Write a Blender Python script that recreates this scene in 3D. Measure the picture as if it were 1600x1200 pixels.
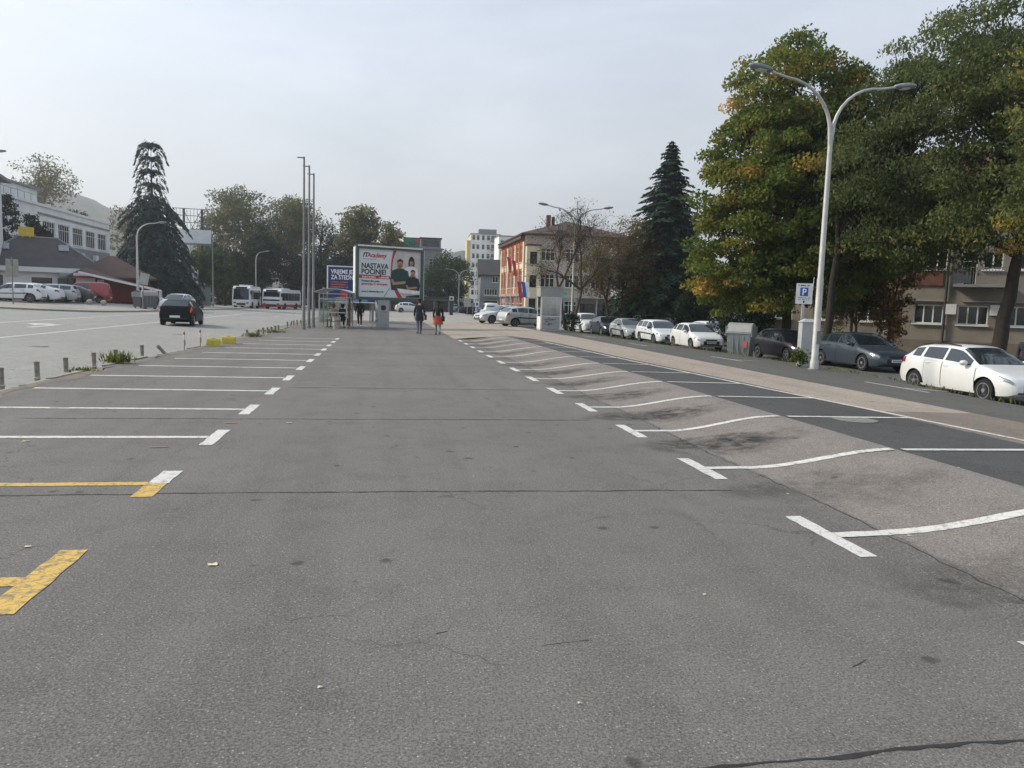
import bpy, bmesh, math, random
import numpy as np
from mathutils import Vector, Matrix

# ---------------------------------------------------------------- scene, camera, light
for o in list(bpy.data.objects):
    bpy.data.objects.remove(o)
S = bpy.context.scene
C = S.collection
rad = math.radians
PI = math.pi

YAW, PITCH, ROLL, FPX, EYE = 9.75, 6.0, 1.8, 1186.0, 1.65
_y, _p, _r = rad(YAW), rad(PITCH), rad(ROLL)
FWD = Vector((math.sin(_y) * math.cos(_p), math.cos(_y) * math.cos(_p), -math.sin(_p)))
_rt = Vector((math.cos(_y), -math.sin(_y), 0))
_up = _rt.cross(FWD)
RGT = _rt * math.cos(_r) + _up * math.sin(_r)
UPV = _up * math.cos(_r) - _rt * math.sin(_r)
CAM = Vector((0, 0, EYE))
cam_d = bpy.data.cameras.new('camera')
cam = bpy.data.objects.new('camera', cam_d)
C.objects.link(cam)
m3 = Matrix((RGT, UPV, -FWD)).transposed()
cam.matrix_world = Matrix.Translation(CAM) @ m3.to_4x4()
cam_d.sensor_width = 36.0
cam_d.lens = 36.0 * FPX / 1600.0
cam_d.clip_start = 0.05
cam_d.clip_end = 6000
S.camera = cam
S.render.resolution_x, S.render.resolution_y = 1024, 768

SUN_EL, SUN_AZ = 33.0, -70.0          # azimuth from +Y, clockwise positive: the sun stands to the left, a little ahead
W = bpy.data.worlds.new('World')
S.world = W
W.use_nodes = True
wt = W.node_tree
wt.nodes.clear()
wo = wt.nodes.new('ShaderNodeOutputWorld')
wb = wt.nodes.new('ShaderNodeBackground')
wb.inputs['Strength'].default_value = 0.1
sky = wt.nodes.new('ShaderNodeTexSky')
sky.sky_type = 'NISHITA'
sky.sun_disc = False
sky.sun_elevation = rad(SUN_EL)
sky.sun_rotation = rad(SUN_AZ)
sky.air_density = 1.2
sky.dust_density = 3.0
sky.ozone_density = 1.0
# thin high overcast: a veil of cloud over the clear sky, streaky and thicker towards the horizon
tc = wt.nodes.new('ShaderNodeTexCoord')
mp = wt.nodes.new('ShaderNodeMapping')
mp.inputs['Scale'].default_value = (1.3, 1.0, 4.0)
mp.inputs['Rotation'].default_value = (0.1, 0.15, 0.5)
nz = wt.nodes.new('ShaderNodeTexNoise')
nz.inputs['Scale'].default_value = 2.2
nz.inputs['Detail'].default_value = 6
nz.inputs['Roughness'].default_value = 0.55
nz.inputs['Distortion'].default_value = 0.35
cr = wt.nodes.new('ShaderNodeMapRange')
cr.inputs[1].default_value, cr.inputs[2].default_value = 0.3, 0.72
cr.inputs[3].default_value, cr.inputs[4].default_value = 0.66, 0.98
sep = wt.nodes.new('ShaderNodeSeparateXYZ')
hz = wt.nodes.new('ShaderNodeMapRange')
hz.inputs[1].default_value, hz.inputs[2].default_value = 0.02, 0.5
hz.inputs[3].default_value, hz.inputs[4].default_value = 1.0, 0.0
veil = wt.nodes.new('ShaderNodeMix')
veil.data_type = 'RGBA'
veil.inputs['A'].default_value = (5.9, 6.75, 8.1, 1)      # veil overhead
veil.inputs['B'].default_value = (7.4, 7.45, 7.5, 1)       # veil near the horizon
mx = wt.nodes.new('ShaderNodeMix')
mx.data_type = 'RGBA'
L = wt.links.new
L(tc.outputs['Generated'], mp.inputs['Vector'])
L(mp.outputs[0], nz.inputs['Vector'])
L(nz.outputs[0], cr.inputs[0])
L(tc.outputs['Generated'], sep.inputs[0])
L(sep.outputs['Z'], hz.inputs[0])
L(hz.outputs[0], veil.inputs['Factor'])
L(cr.outputs[0], mx.inputs['Factor'])
L(sky.outputs[0], mx.inputs['A'])
L(veil.outputs['Result'], mx.inputs['B'])
# the veil is brighter towards the sun, as thin cloud is
vd = wt.nodes.new('ShaderNodeVectorMath'); vd.operation = 'DOT_PRODUCT'
vd.inputs[1].default_value = (math.sin(rad(SUN_AZ)) * math.cos(rad(SUN_EL)), math.cos(rad(SUN_AZ)) * math.cos(rad(SUN_EL)), math.sin(rad(SUN_EL)))
L(tc.outputs['Generated'], vd.inputs[0])
gl = wt.nodes.new('ShaderNodeMapRange')
gl.inputs[1].default_value, gl.inputs[2].default_value, gl.inputs[3].default_value, gl.inputs[4].default_value = 0.1, 1.0, 1.0, 1.32
L(vd.outputs['Value'], gl.inputs[0])
gs = wt.nodes.new('ShaderNodeVectorMath'); gs.operation = 'SCALE'
n2 = wt.nodes.new('ShaderNodeTexNoise'); n2.inputs['Scale'].default_value = 1.6; n2.inputs['Detail'].default_value = 7; n2.inputs['Roughness'].default_value = .6; n2.inputs['Distortion'].default_value = .5
L(mp.outputs[0], n2.inputs['Vector'])
cl = wt.nodes.new('ShaderNodeMapRange')
cl.inputs[1].default_value, cl.inputs[2].default_value, cl.inputs[3].default_value, cl.inputs[4].default_value = .35, .65, .96, 1.05
L(n2.outputs[0], cl.inputs[0])
cm = wt.nodes.new('ShaderNodeMath'); cm.operation = 'MULTIPLY'
L(gl.outputs[0], cm.inputs[0]); L(cl.outputs[0], cm.inputs[1])
L(mx.outputs['Result'], gs.inputs[0]); L(cm.outputs[0], gs.inputs['Scale'])
L(gs.outputs[0], wb.inputs['Color'])
L(wb.outputs[0], wo.inputs['Surface'])

sd = bpy.data.lights.new('sun', 'SUN')
sd.energy = 3.4
sd.angle = rad(9)
sd.color = (1.0, 0.91, 0.77)
sun = bpy.data.objects.new('sun', sd)
C.objects.link(sun)
_sv = Vector((math.sin(rad(SUN_AZ)) * math.cos(rad(SUN_EL)), math.cos(rad(SUN_AZ)) * math.cos(rad(SUN_EL)), math.sin(rad(SUN_EL))))
sun.rotation_euler = _sv.to_track_quat('Z', 'Y').to_euler()
sun.location = (-60, 20, 60)
S.view_settings.view_transform = 'Standard'
S.view_settings.look = 'None'
S.view_settings.exposure = 0.26
S.view_settings.gamma = 1.0
S.view_settings.use_curve_mapping = False

# ---------------------------------------------------------------- helpers
def at(px, py, D):
    """World point seen at a place of the photograph (1600 wide), D metres ahead."""
    return CAM + (FWD + RGT * ((px - 800) / FPX) - UPV * ((py - 600) / FPX)) * D

def lin(h):
    h = h.lstrip('#')
    v = [int(h[i:i + 2], 16) / 255 for i in (0, 2, 4)]
    return tuple(x / 12.92 if x <= .04045 else ((x + .055) / 1.055) ** 2.4 for x in v) + (1,)

def tag(o, label=None, cat=None, group=None, kind=None):
    if label: o['label'] = label
    if cat: o['category'] = cat
    if group: o['group'] = group
    if kind: o['kind'] = kind
    return o

def thing(name, label, cat, loc=(0, 0, 0), rz=0.0, group=None):
    o = bpy.data.objects.new(name, None)
    C.objects.link(o)
    o.location = loc
    o.rotation_euler = (0, 0, rz)
    o.empty_display_size = 0.2
    return tag(o, label, cat, group)

def copy_tree(o, parent=None):
    c = o.copy()
    C.objects.link(c)
    c.parent = parent
    for ch in list(o.children):
        copy_tree(ch, c)
    return c

def link_mesh(name, me, mat=None, parent=None, smooth=None):
    if mat is not None and not me.materials:
        me.materials.append(mat)
    if smooth is not None:
        me.polygons.foreach_set('use_smooth', [True] * len(me.polygons))
        try:
            me.set_sharp_from_angle(angle=rad(smooth))
        except Exception:
            pass
    o = bpy.data.objects.new(name, me)
    C.objects.link(o)
    if parent is not None:
        o.parent = parent
    return o

_tmp = bpy.data.scenes.new('workshop')
def baked(o, *more):
    """mesh of an object with its modifiers, worked out in a scene of its own"""
    for q in (o,) + more: _tmp.collection.objects.link(q)
    vl = _tmp.view_layers[0]; vl.update(); dg = vl.depsgraph
    me = bpy.data.meshes.new_from_object(o.evaluated_get(dg), depsgraph=dg)
    for q in (o,) + more: bpy.data.objects.remove(q)
    return me

class MB:
    """collects shapes into one mesh"""
    def __init__(s):
        s.v, s.f = [], []
    def add(s, vs, fs):
        n = len(s.v)
        s.v += [tuple(v) for v in vs]
        s.f += [tuple(i + n for i in f) for f in fs]
        return s
    def box(s, x0, x1, y0, y1, z0, z1, M=None):
        vs = [Vector(p) for p in ((x0, y0, z0), (x1, y0, z0), (x1, y1, z0), (x0, y1, z0), (x0, y0, z1), (x1, y0, z1), (x1, y1, z1), (x0, y1, z1))]
        if M is not None: vs = [M @ v for v in vs]
        return s.add(vs, [(0, 3, 2, 1), (4, 5, 6, 7), (0, 1, 5, 4), (1, 2, 6, 5), (2, 3, 7, 6), (3, 0, 4, 7)])
    def cbox(s, c, d, rz=0.0):
        M = Matrix.Translation(c) @ Matrix.Rotation(rz, 4, 'Z')
        return s.box(-d[0] / 2, d[0] / 2, -d[1] / 2, d[1] / 2, -d[2] / 2, d[2] / 2, M)
    def tube(s, pts, rs, n=8, cap=True):
        pts = [Vector(p) for p in pts]
        if not hasattr(rs, '__len__'): rs = [rs] * len(pts)
        b = len(s.v)
        a = None
        for i, p in enumerate(pts):
            t = (pts[min(i + 1, len(pts) - 1)] - pts[max(i - 1, 0)]).normalized()
            if a is None:
                a = t.orthogonal().normalized()
            else:
                a = (a - t * a.dot(t))
                a = a.normalized() if a.length > 1e-6 else t.orthogonal().normalized()
            c = t.cross(a)
            for k in range(n):
                w = 2 * PI * k / n
                s.v.append(tuple(p + (a * math.cos(w) + c * math.sin(w)) * rs[i]))
        for i in range(len(pts) - 1):
            for k in range(n):
                k2 = (k + 1) % n
                s.f.append((b + i * n + k, b + i * n + k2, b + (i + 1) * n + k2, b + (i + 1) * n + k))
        if cap:
            s.f.append(tuple(b + k for k in reversed(range(n))))
            s.f.append(tuple(b + (len(pts) - 1) * n + k for k in range(n)))
        return s
    def lathe(s, prof, n=16, c=(0, 0, 0), M=None):
        b = len(s.v)
        for r, z in prof:
            for k in range(n):
                w = 2 * PI * k / n
                v = Vector((c[0] + r * math.cos(w), c[1] + r * math.sin(w), c[2] + z))
                s.v.append(tuple(M @ v if M is not None else v))
        for i in range(len(prof) - 1):
            for k in range(n):
                k2 = (k + 1) % n
                s.f.append((b + i * n + k, b + i * n + k2, b + (i + 1) * n + k2, b + (i + 1) * n + k))
        s.f.append(tuple(b + k for k in reversed(range(n))))
        s.f.append(tuple(b + (len(prof) - 1) * n + k for k in range(n)))
        return s
    def prism(s, poly, axis, a0, a1, M=None):
        """polygon (2d) pushed along an axis: 'x' -> poly is (y,z); 'y' -> (x,z); 'z' -> (x,y)"""
        n = len(poly)
        def mk(p, a):
            return {'x': (a, p[0], p[1]), 'y': (p[0], a, p[1]), 'z': (p[0], p[1], a)}[axis]
        vs = [Vector(mk(p, a0)) for p in poly] + [Vector(mk(p, a1)) for p in poly]
        if M is not None: vs = [M @ v for v in vs]
        fs = [tuple(range(n)), tuple(range(2 * n - 1, n - 1, -1))] + [(i, i + n, (i + 1) % n + n, (i + 1) % n) for i in range(n)]
        return s.add(vs, fs)
    def mesh(s, name, fix=True):
        me = bpy.data.meshes.new(name)
        me.from_pydata(s.v, [], s.f)
        if fix:
            bm = bmesh.new(); bm.from_mesh(me)
            bmesh.ops.recalc_face_normals(bm, faces=bm.faces)
            bm.to_mesh(me); bm.free()
        me.update()
        return me
    def build(s, name, mat, parent=None, smooth=None, fix=True):
        return link_mesh(name, s.mesh(name, fix), mat, parent, smooth)

# ---------------------------------------------------------------- materials
MATS = {}
def nodes_of(name):
    m = bpy.data.materials.new(name)
    m.use_nodes = True
    nt = m.node_tree
    b = nt.nodes['Principled BSDF']
    return m, nt, b

def mat(name, col, rough=0.6, metal=0.0, vary=0.12, scale=3.0, bump=0.0, bscale=60.0, coat=0.0, spec=0.5, emit=None, dirt=None, dscale=0.6):
    """plain procedural material: a base colour broken up by noise at two sizes, a little relief"""
    if name in MATS: return MATS[name]
    m, nt, b = nodes_of(name)
    c = lin(col) if isinstance(col, str) else tuple(col) + ((1,) if len(col) == 3 else ())
    N, K = nt.nodes.new, nt.links.new
    tcn = N('ShaderNodeTexCoord')
    n1 = N('ShaderNodeTexNoise'); n1.inputs['Scale'].default_value = scale; n1.inputs['Detail'].default_value = 5
    K(tcn.outputs['Object'], n1.inputs['Vector'])
    mr = N('ShaderNodeMapRange'); mr.inputs[1].default_value, mr.inputs[2].default_value = .3, .7
    mr.inputs[3].default_value, mr.inputs[4].default_value = 1 - vary, 1 + vary
    K(n1.outputs[0], mr.inputs[0])
    mul = N('ShaderNodeVectorMath'); mul.operation = 'SCALE'
    mul.inputs[0].default_value = c[:3]
    K(mr.outputs[0], mul.inputs['Scale'])
    out = mul.outputs[0]
    if dirt:
        n2 = N('ShaderNodeTexNoise'); n2.inputs['Scale'].default_value = dscale; n2.inputs['Detail'].default_value = 8; n2.inputs['Roughness'].default_value = .65
        K(tcn.outputs['Object'], n2.inputs['Vector'])
        m2 = N('ShaderNodeMapRange'); m2.inputs[1].default_value, m2.inputs[2].default_value = .45, .75
        m2.inputs[3].default_value, m2.inputs[4].default_value = 0, .7
        K(n2.outputs[0], m2.inputs[0])
        x = N('ShaderNodeMix'); x.data_type = 'RGBA'
        K(m2.outputs[0], x.inputs['Factor']); K(out, x.inputs['A']); x.inputs['B'].default_value = lin(dirt)
        out = x.outputs['Result']
    K(out, b.inputs['Base Color'])
    b.inputs['Roughness'].default_value = rough
    b.inputs['Metallic'].default_value = metal
    b.inputs['Coat Weight'].default_value = coat
    b.inputs['Coat Roughness'].default_value = 0.06
    b.inputs['Specular IOR Level'].default_value = spec
    if emit:
        b.inputs['Emission Color'].default_value = lin(emit[0]); b.inputs['Emission Strength'].default_value = emit[1]
    if bump:
        n3 = N('ShaderNodeTexNoise'); n3.inputs['Scale'].default_value = bscale; n3.inputs['Detail'].default_value = 4
        K(tcn.outputs['Object'], n3.inputs['Vector'])
        bp = N('ShaderNodeBump'); bp.inputs['Strength'].default_value = bump; bp.inputs['Distance'].default_value = 0.02
        K(n3.outputs[0], bp.inputs['Height']); K(bp.outputs[0], b.inputs['Normal'])
    MATS[name] = m
    return m

def asphalt(name, col, fleck='#9a9894', fleck_amt=0.5, patch=0.16, stains=None, tint2=None, rough=0.9, tracks=.34, hair=.7):
    """worn asphalt: aggregate flecks, fine grain, soft patches, optional oil stains (x0, x1, y0, pitch)"""
    m, nt, b = nodes_of(name)
    N, K = nt.nodes.new, nt.links.new
    tcn = N('ShaderNodeTexCoord'); V = tcn.outputs['Object']
    def noise(sc, det, ro=.5, vec=None):
        n = N('ShaderNodeTexNoise'); n.inputs['Scale'].default_value = sc; n.inputs['Detail'].default_value = det; n.inputs['Roughness'].default_value = ro
        K(vec or V, n.inputs['Vector']); return n.outputs[0]
    def rng(src, a, c, d, e):
        r = N('ShaderNodeMapRange'); K(src, r.inputs[0])
        for i, v in enumerate((a, c, d, e)): r.inputs[i + 1].default_value = v
        return r.outputs[0]
    def mixc(f, A, B):
        x = N('ShaderNodeMix'); x.data_type = 'RGBA'
        K(f, x.inputs['Factor'])
        for k, q in (('A', A), ('B', B)):
            if isinstance(q, tuple): x.inputs[k].default_value = q
            else: K(q, x.inputs[k])
        return x.outputs['Result']
    def mathn(op, a, c=None):
        n = N('ShaderNodeMath'); n.operation = op
        for i, q in enumerate((a, c)):
            if q is None: continue
            if isinstance(q, (int, float)): n.inputs[i].default_value = q
            else: K(q, n.inputs[i])
        return n.outputs[0]
    c = lin(col)
    dark = tuple(v * .42 for v in c[:3]) + (1,)
    lite = tuple(v * 1.45 for v in c[:3]) + (1,)
    base = mixc(rng(noise(.35, 5, .6), .3, .7, 0, 1), tuple(v * (1 - patch) for v in c[:3]) + (1,), tuple(v * (1 + patch) for v in c[:3]) + (1,))
    if tint2:
        base = mixc(rng(noise(.16, 4, .6), .45, .7, 0, .8), base, lin(tint2))
    base = mixc(rng(noise(2.2, 6, .7), .5, .76, 0, .62), base, dark)
    # tyre tracks: soft streaks along the direction of travel, and hairline cracks in places
    mp_ = N('ShaderNodeMapping'); mp_.inputs['Scale'].default_value = (1.5, .09, 1); K(V, mp_.inputs['Vector'])
    base = mixc(rng(noise(1.0, 4, .6, mp_.outputs[0]), .46, .66, 0, tracks), base, dark)
    base = mixc(rng(noise(.8, 5, .7), .56, .7, 0, .3), base, lite)
    if hair:
        w1 = N('ShaderNodeTexNoise'); w1.inputs['Scale'].default_value = 2.5; w1.inputs['Detail'].default_value = 5; K(V, w1.inputs['Vector'])
        a1 = N('ShaderNodeVectorMath'); a1.operation = 'MULTIPLY_ADD'; K(w1.outputs['Color'], a1.inputs[0]); a1.inputs[1].default_value = (.55, .55, 0); K(V, a1.inputs[2])
        vc = N('ShaderNodeTexVoronoi'); vc.feature = 'DISTANCE_TO_EDGE'; vc.inputs['Scale'].default_value = .75; K(a1.outputs[0], vc.inputs['Vector'])
        hc = mathn('MULTIPLY', rng(vc.outputs['Distance'], .009, .002, 0, hair), rng(noise(.45, 3), .52, .6, 0, 1))
        base = mixc(hc, base, tuple(v * .25 for v in c[:3]) + (1,))
    g = noise(85, 3, .7)
    g2 = noise(38, 2, .6)
    base = mixc(rng(g, .48, .66, 0, .9), base, dark)
    base = mixc(rng(g2, .54, .72, 0, .45), base, dark)
    base = mixc(rng(g, .5, .32, 0, .85), base, lite)
    base = mixc(rng(g2, .44, .3, 0, .5), base, lite)
    vo = N('ShaderNodeTexVoronoi'); vo.inputs['Scale'].default_value = 75
    K(V, vo.inputs['Vector'])
    sp = N('ShaderNodeSeparateColor'); K(vo.outputs['Color'], sp.inputs[0])
    keep = mathn('GREATER_THAN', sp.outputs[0], .93)
    fl = mathn('MULTIPLY', mathn('MULTIPLY', rng(vo.outputs['Distance'], .38, .2, 0, 1), keep), fleck_amt)
    base = mixc(fl, base, lin(fleck))
    # small black tar specks and scattered dark drips
    vo2 = N('ShaderNodeTexVoronoi'); vo2.inputs['Scale'].default_value = 3.1
    wv = N('ShaderNodeTexNoise'); wv.inputs['Scale'].default_value = 9; K(V, wv.inputs['Vector'])
    ad = N('ShaderNodeVectorMath'); ad.operation = 'MULTIPLY_ADD'; K(wv.outputs['Color'], ad.inputs[0]); ad.inputs[1].default_value = (.12, .12, 0); K(V, ad.inputs[2])
    K(ad.outputs[0], vo2.inputs['Vector'])
    sp2 = N('ShaderNodeSeparateColor'); K(vo2.outputs['Color'], sp2.inputs[0])
    drip = mathn('MULTIPLY', rng(vo2.outputs['Distance'], .17, .09, 0, .75), mathn('GREATER_THAN', sp2.outputs[1], .72))
    base = mixc(drip, base, tuple(v * .3 for v in c[:3]) + (1,))
    if stains:
        x0, sx, y0, pitch, sy = stains
        sx3 = N('ShaderNodeSeparateXYZ'); K(V, sx3.inputs[0])
        wob = noise(1.7, 5, .65)
        xx = mathn('ADD', mathn('SUBTRACT', sx3.outputs['X'], x0), mathn('MULTIPLY', mathn('SUBTRACT', wob, .5), 1.5))
        ym = N('ShaderNodeMath'); ym.operation = 'WRAP'
        K(mathn('ADD', mathn('SUBTRACT', sx3.outputs['Y'], y0), mathn('MULTIPLY', mathn('SUBTRACT', wob, .5), 1.1)), ym.inputs[0]); ym.inputs[1].default_value = pitch / 2; ym.inputs[2].default_value = -pitch / 2
        d2 = mathn('ADD', mathn('POWER', mathn('DIVIDE', xx, sx), 2), mathn('POWER', mathn('DIVIDE', ym.outputs[0], sy), 2))
        msk = mathn('MULTIPLY', rng(d2, 1.0, .1, 0, 1), rng(noise(4.5, 6, .75), .36, .58, .15, 1.0))
        msk = mathn('MULTIPLY', msk, rng(noise(.29, 3), .4, .56, .42, 1))
        base = mixc(msk, base, lin('#2b2826'))
    K(base, b.inputs['Base Color'])
    b.inputs['Roughness'].default_value = rough
    b.inputs['Specular IOR Level'].default_value = .3
    bp = N('ShaderNodeBump'); bp.inputs['Strength'].default_value = .55; bp.inputs['Distance'].default_value = .006
    K(g, bp.inputs['Height']); K(bp.outputs[0], b.inputs['Normal'])
    MATS[name] = m
    return m

def paint(name, col, under, wear=.5):
    """road paint worn through to the asphalt in specks and cracks"""
    m, nt, b = nodes_of(name)
    N, K = nt.nodes.new, nt.links.new
    tcn = N('ShaderNodeTexCoord')
    n1 = N('ShaderNodeTexNoise'); n1.inputs['Scale'].default_value = 14; n1.inputs['Detail'].default_value = 9; n1.inputs['Roughness'].default_value = .75
    n2 = N('ShaderNodeTexNoise'); n2.inputs['Scale'].default_value = 1.3; n2.inputs['Detail'].default_value = 4
    K(tcn.outputs['Object'], n1.inputs['Vector']); K(tcn.outputs['Object'], n2.inputs['Vector'])
    ad = N('ShaderNodeMath'); ad.operation = 'MULTIPLY_ADD'; K(n2.outputs[0], ad.inputs[0]); ad.inputs[1].default_value = .35; K(n1.outputs[0], ad.inputs[2])
    r = N('ShaderNodeMapRange'); K(ad.outputs[0], r.inputs[0])
    r.inputs[1].default_value, r.inputs[2].default_value = .78 - .1 * wear, .9 - .1 * wear
    w1 = N('ShaderNodeTexNoise'); w1.inputs['Scale'].default_value = 6; w1.inputs['Detail'].default_value = 4; K(tcn.outputs['Object'], w1.inputs['Vector'])
    a1 = N('ShaderNodeVectorMath'); a1.operation = 'MULTIPLY_ADD'; K(w1.outputs['Color'], a1.inputs[0]); a1.inputs[1].default_value = (.25, .25, 0); K(tcn.outputs['Object'], a1.inputs[2])
    vc = N('ShaderNodeTexVoronoi'); vc.feature = 'DISTANCE_TO_EDGE'; vc.inputs['Scale'].default_value = 11; K(a1.outputs[0], vc.inputs['Vector'])
    vr = N('ShaderNodeMapRange'); K(vc.outputs['Distance'], vr.inputs[0]); vr.inputs[1].default_value, vr.inputs[2].default_value, vr.inputs[3].default_value, vr.inputs[4].default_value = .06 * min(1, wear), .01, 0, min(1, .75 * wear)
    mxx = N('ShaderNodeMath'); mxx.operation = 'MAXIMUM'; K(vr.outputs[0], mxx.inputs[0]); K(r.outputs[0], mxx.inputs[1])
    r = mxx
    x = N('ShaderNodeMix'); x.data_type = 'RGBA'
    K(r.outputs[0], x.inputs['Factor']); x.inputs['A'].default_value = lin(col); x.inputs['B'].default_value = lin(under)
    K(x.outputs['Result'], b.inputs['Base Color'])
    b.inputs['Roughness'].default_value = .75
    MATS[name] = m
    return m

def glass(name, col='#10171c', rough=.05, spec=.6):
    m, nt, b = nodes_of(name)
    N, K = nt.nodes.new, nt.links.new
    tcn = N('ShaderNodeTexCoord')
    n1 = N('ShaderNodeTexNoise'); n1.inputs['Scale'].default_value = 1.4; n1.inputs['Detail'].default_value = 3
    K(tcn.outputs['Object'], n1.inputs['Vector'])
    x = N('ShaderNodeMix'); x.data_type = 'RGBA'
    K(n1.outputs[0], x.inputs['Factor']); c = lin(col)
    x.inputs['A'].default_value = tuple(v * .6 for v in c[:3]) + (1,); x.inputs['B'].default_value = tuple(v * 1.5 for v in c[:3]) + (1,)
    K(x.outputs['Result'], b.inputs['Base Color'])
    b.inputs['Roughness'].default_value = rough
    b.inputs['Specular IOR Level'].default_value = spec
    MATS[name] = m
    return m

def clear_glass(name, tint=(.75, .82, .82, 1), mixf=.25):
    m = bpy.data.materials.new(name); m.use_nodes = True
    nt = m.node_tree; nt.nodes.clear()
    o = nt.nodes.new('ShaderNodeOutputMaterial'); t = nt.nodes.new('ShaderNodeBsdfTransparent'); t.inputs[0].default_value = tint
    g = nt.nodes.new('ShaderNodeBsdfGlossy'); g.inputs['Roughness'].default_value = .08
    x = nt.nodes.new('ShaderNodeMixShader'); x.inputs[0].default_value = mixf
    nt.links.new(t.outputs[0], x.inputs[1]); nt.links.new(g.outputs[0], x.inputs[2]); nt.links.new(x.outputs[0], o.inputs[0])
    MATS[name] = m
    return m

def leaf_mat(name, cols, trans=.3, rough=.7):
    """leaves: colour picked per leaf from a ramp by the mesh's own 'tint'"""
    m = bpy.data.materials.new(name); m.use_nodes = True
    nt = m.node_tree; b = nt.nodes['Principled BSDF']; o = nt.nodes['Material Output']
    at_ = nt.nodes.new('ShaderNodeAttribute'); at_.attribute_name = 'tint'
    r = nt.nodes.new('ShaderNodeValToRGB')
    e = r.color_ramp.elements
    while len(e) > 1: e.remove(e[-1])
    e[0].position = 0; e[0].color = lin(cols[0][1])
    for p, c in cols[1:]:
        q = e.new(p); q.color = lin(c)
    nt.links.new(at_.outputs['Fac'], r.inputs[0])
    nt.links.new(r.outputs[0], b.inputs['Base Color'])
    b.inputs['Roughness'].default_value = rough
    b.inputs['Specular IOR Level'].default_value = .15
    tr = nt.nodes.new('ShaderNodeBsdfTranslucent'); nt.links.new(r.outputs[0], tr.inputs[0])
    x = nt.nodes.new('ShaderNodeMixShader'); x.inputs[0].default_value = trans
    nt.links.new(b.outputs[0], x.inputs[1]); nt.links.new(tr.outputs[0], x.inputs[2]); nt.links.new(x.outputs[0], o.inputs[0])
    MATS[name] = m
    return m

# ---------------------------------------------------------------- ground levels
def smooth(t):
    t = max(0.0, min(1.0, t)); return t * t * (3 - 2 * t)
def lerp(a, b, t): return a + (b - a) * t
def interp(x, tab):
    if x <= tab[0][0]: return tab[0][1]
    for (a, b), (c, d) in zip(tab, tab[1:]):
        if x <= c: return lerp(b, d, (x - a) / (c - a))
    return tab[-1][1]
def crest(Y):       # where the raised verge ends and falls to the lower car park
    return interp(Y, [(8, 12.0), (14, 12.3), (19, 13.2), (24, 13.5), (32, 13.0), (45, 12.2), (60, 12.0)])
def zg(X, Y):
    if X < -6.15:
        k = max(0.0, min(1.0, (130 - Y) / 60))
        return -.12 + min(-6.15 - X, 22) * .033 * k
    f = 1 - smooth((Y - 34) / 12)          # the ramp fades out where the bays end
    if X < 3.75: return 0.0
    a = .2 * smooth((X - 3.75) / 1.75) * f + (1 - f) * .1 * smooth((X - 3.2) / 5)
    if X > 5.5:
        a2 = lerp(a, lerp(.1, .15, f), min(1, (X - 5.5) / 3.8))
        a = a2
    xc = crest(Y)
    if X > 9.3: a = lerp(a, 0.0, min(1, (X - 9.3) / (xc - 9.3)))
    if X > xc: a = lerp(0.0, -.5, smooth((X - xc) / 1.6))
    return a

def sheet(name, xs, ys, mt, dz=0.0, zf=None):
    """a strip of surface: xs is a list of numbers or functions of Y"""
    mb = MB(); nx = len(xs)
    for Y in ys:
        for x in xs:
            X = x(Y) if callable(x) else x
            mb.v.append((X, Y, (zf or zg)(X, Y) + dz))
    for j in range(len(ys) - 1):
        for i in range(nx - 1):
            a = j * nx + i
            mb.f.append((a, a + 1, a + nx + 1, a + nx))
    return mb.build(name, mt, smooth=40, fix=False)

def steps(a, b, d):
    n = max(1, int(math.ceil((b - a) / d)))
    return [a + (b - a) * i / n for i in range(n + 1)]
rnd = random.Random(7)

# ---------------------------------------------------------------- ground, roads, markings
asphalt('lot_asphalt', '#6d6a66', fleck='#bdbab6', fleck_amt=.5, patch=.17, stains=(3.7, .75, 6.35, 2.31, .42), tint2='#6a6762')
asphalt('ramp_asphalt', '#7d7771', fleck='#c9c4be', fleck_amt=.6, patch=.10, stains=(4.1, 1.2, 6.3, 2.31, .6))
asphalt('new_asphalt', '#4c4c4b', fleck='#84888a', fleck_amt=.3, patch=.14)
asphalt('lane_asphalt', '#9c9184', fleck='#cfc8c0', fleck_amt=.35, patch=.09, tint2='#958c83')
asphalt('lane_brown', '#7c7268', fleck='#b5aea6', fleck_amt=.35, patch=.1)
asphalt('verge_asphalt', '#595753', fleck='#9a9a96', fleck_amt=.35, patch=.2, tint2='#62625a')
asphalt('road_asphalt', '#8e8d88', fleck='#adaba6', fleck_amt=.2, tracks=.12, hair=.25, patch=.07, tint2='#9b9a95')
asphalt('pavement_mat', '#9a958d', fleck='#b5b1aa', fleck_amt=.3, patch=.12)
asphalt('park_asphalt', '#5c5b58', fleck='#8a8a88', fleck_amt=.3, patch=.2, tint2='#55524a')
asphalt('dirt', '#7b7268', fleck='#a59d92', fleck_amt=.4, patch=.25, tint2='#6d6a58')
mat('earth', '#6a675c', rough=.95, vary=.3, scale=.25, dirt='#575a3c', dscale=.1)
mat('kerb_stone', '#8c8880', rough=.9, vary=.2, scale=5, bump=.3)
paint('white_paint', '#cac8c1', '#85837f', wear=.7)
paint('thin_paint', '#cbc8c0', '#8d8883', wear=.9)
paint('faint_paint', '#c4c3be', '#8d8f8f', wear=1.0)
paint('yellow_paint', '#c9a54c', '#6f6858', wear=.95)
paint('red_spray', '#b35a50', '#757371', wear=2.2)
mat('tar', '#2a2928', rough=.85, vary=.3, scale=20)

def st(o): return tag(o, kind='structure')

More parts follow.
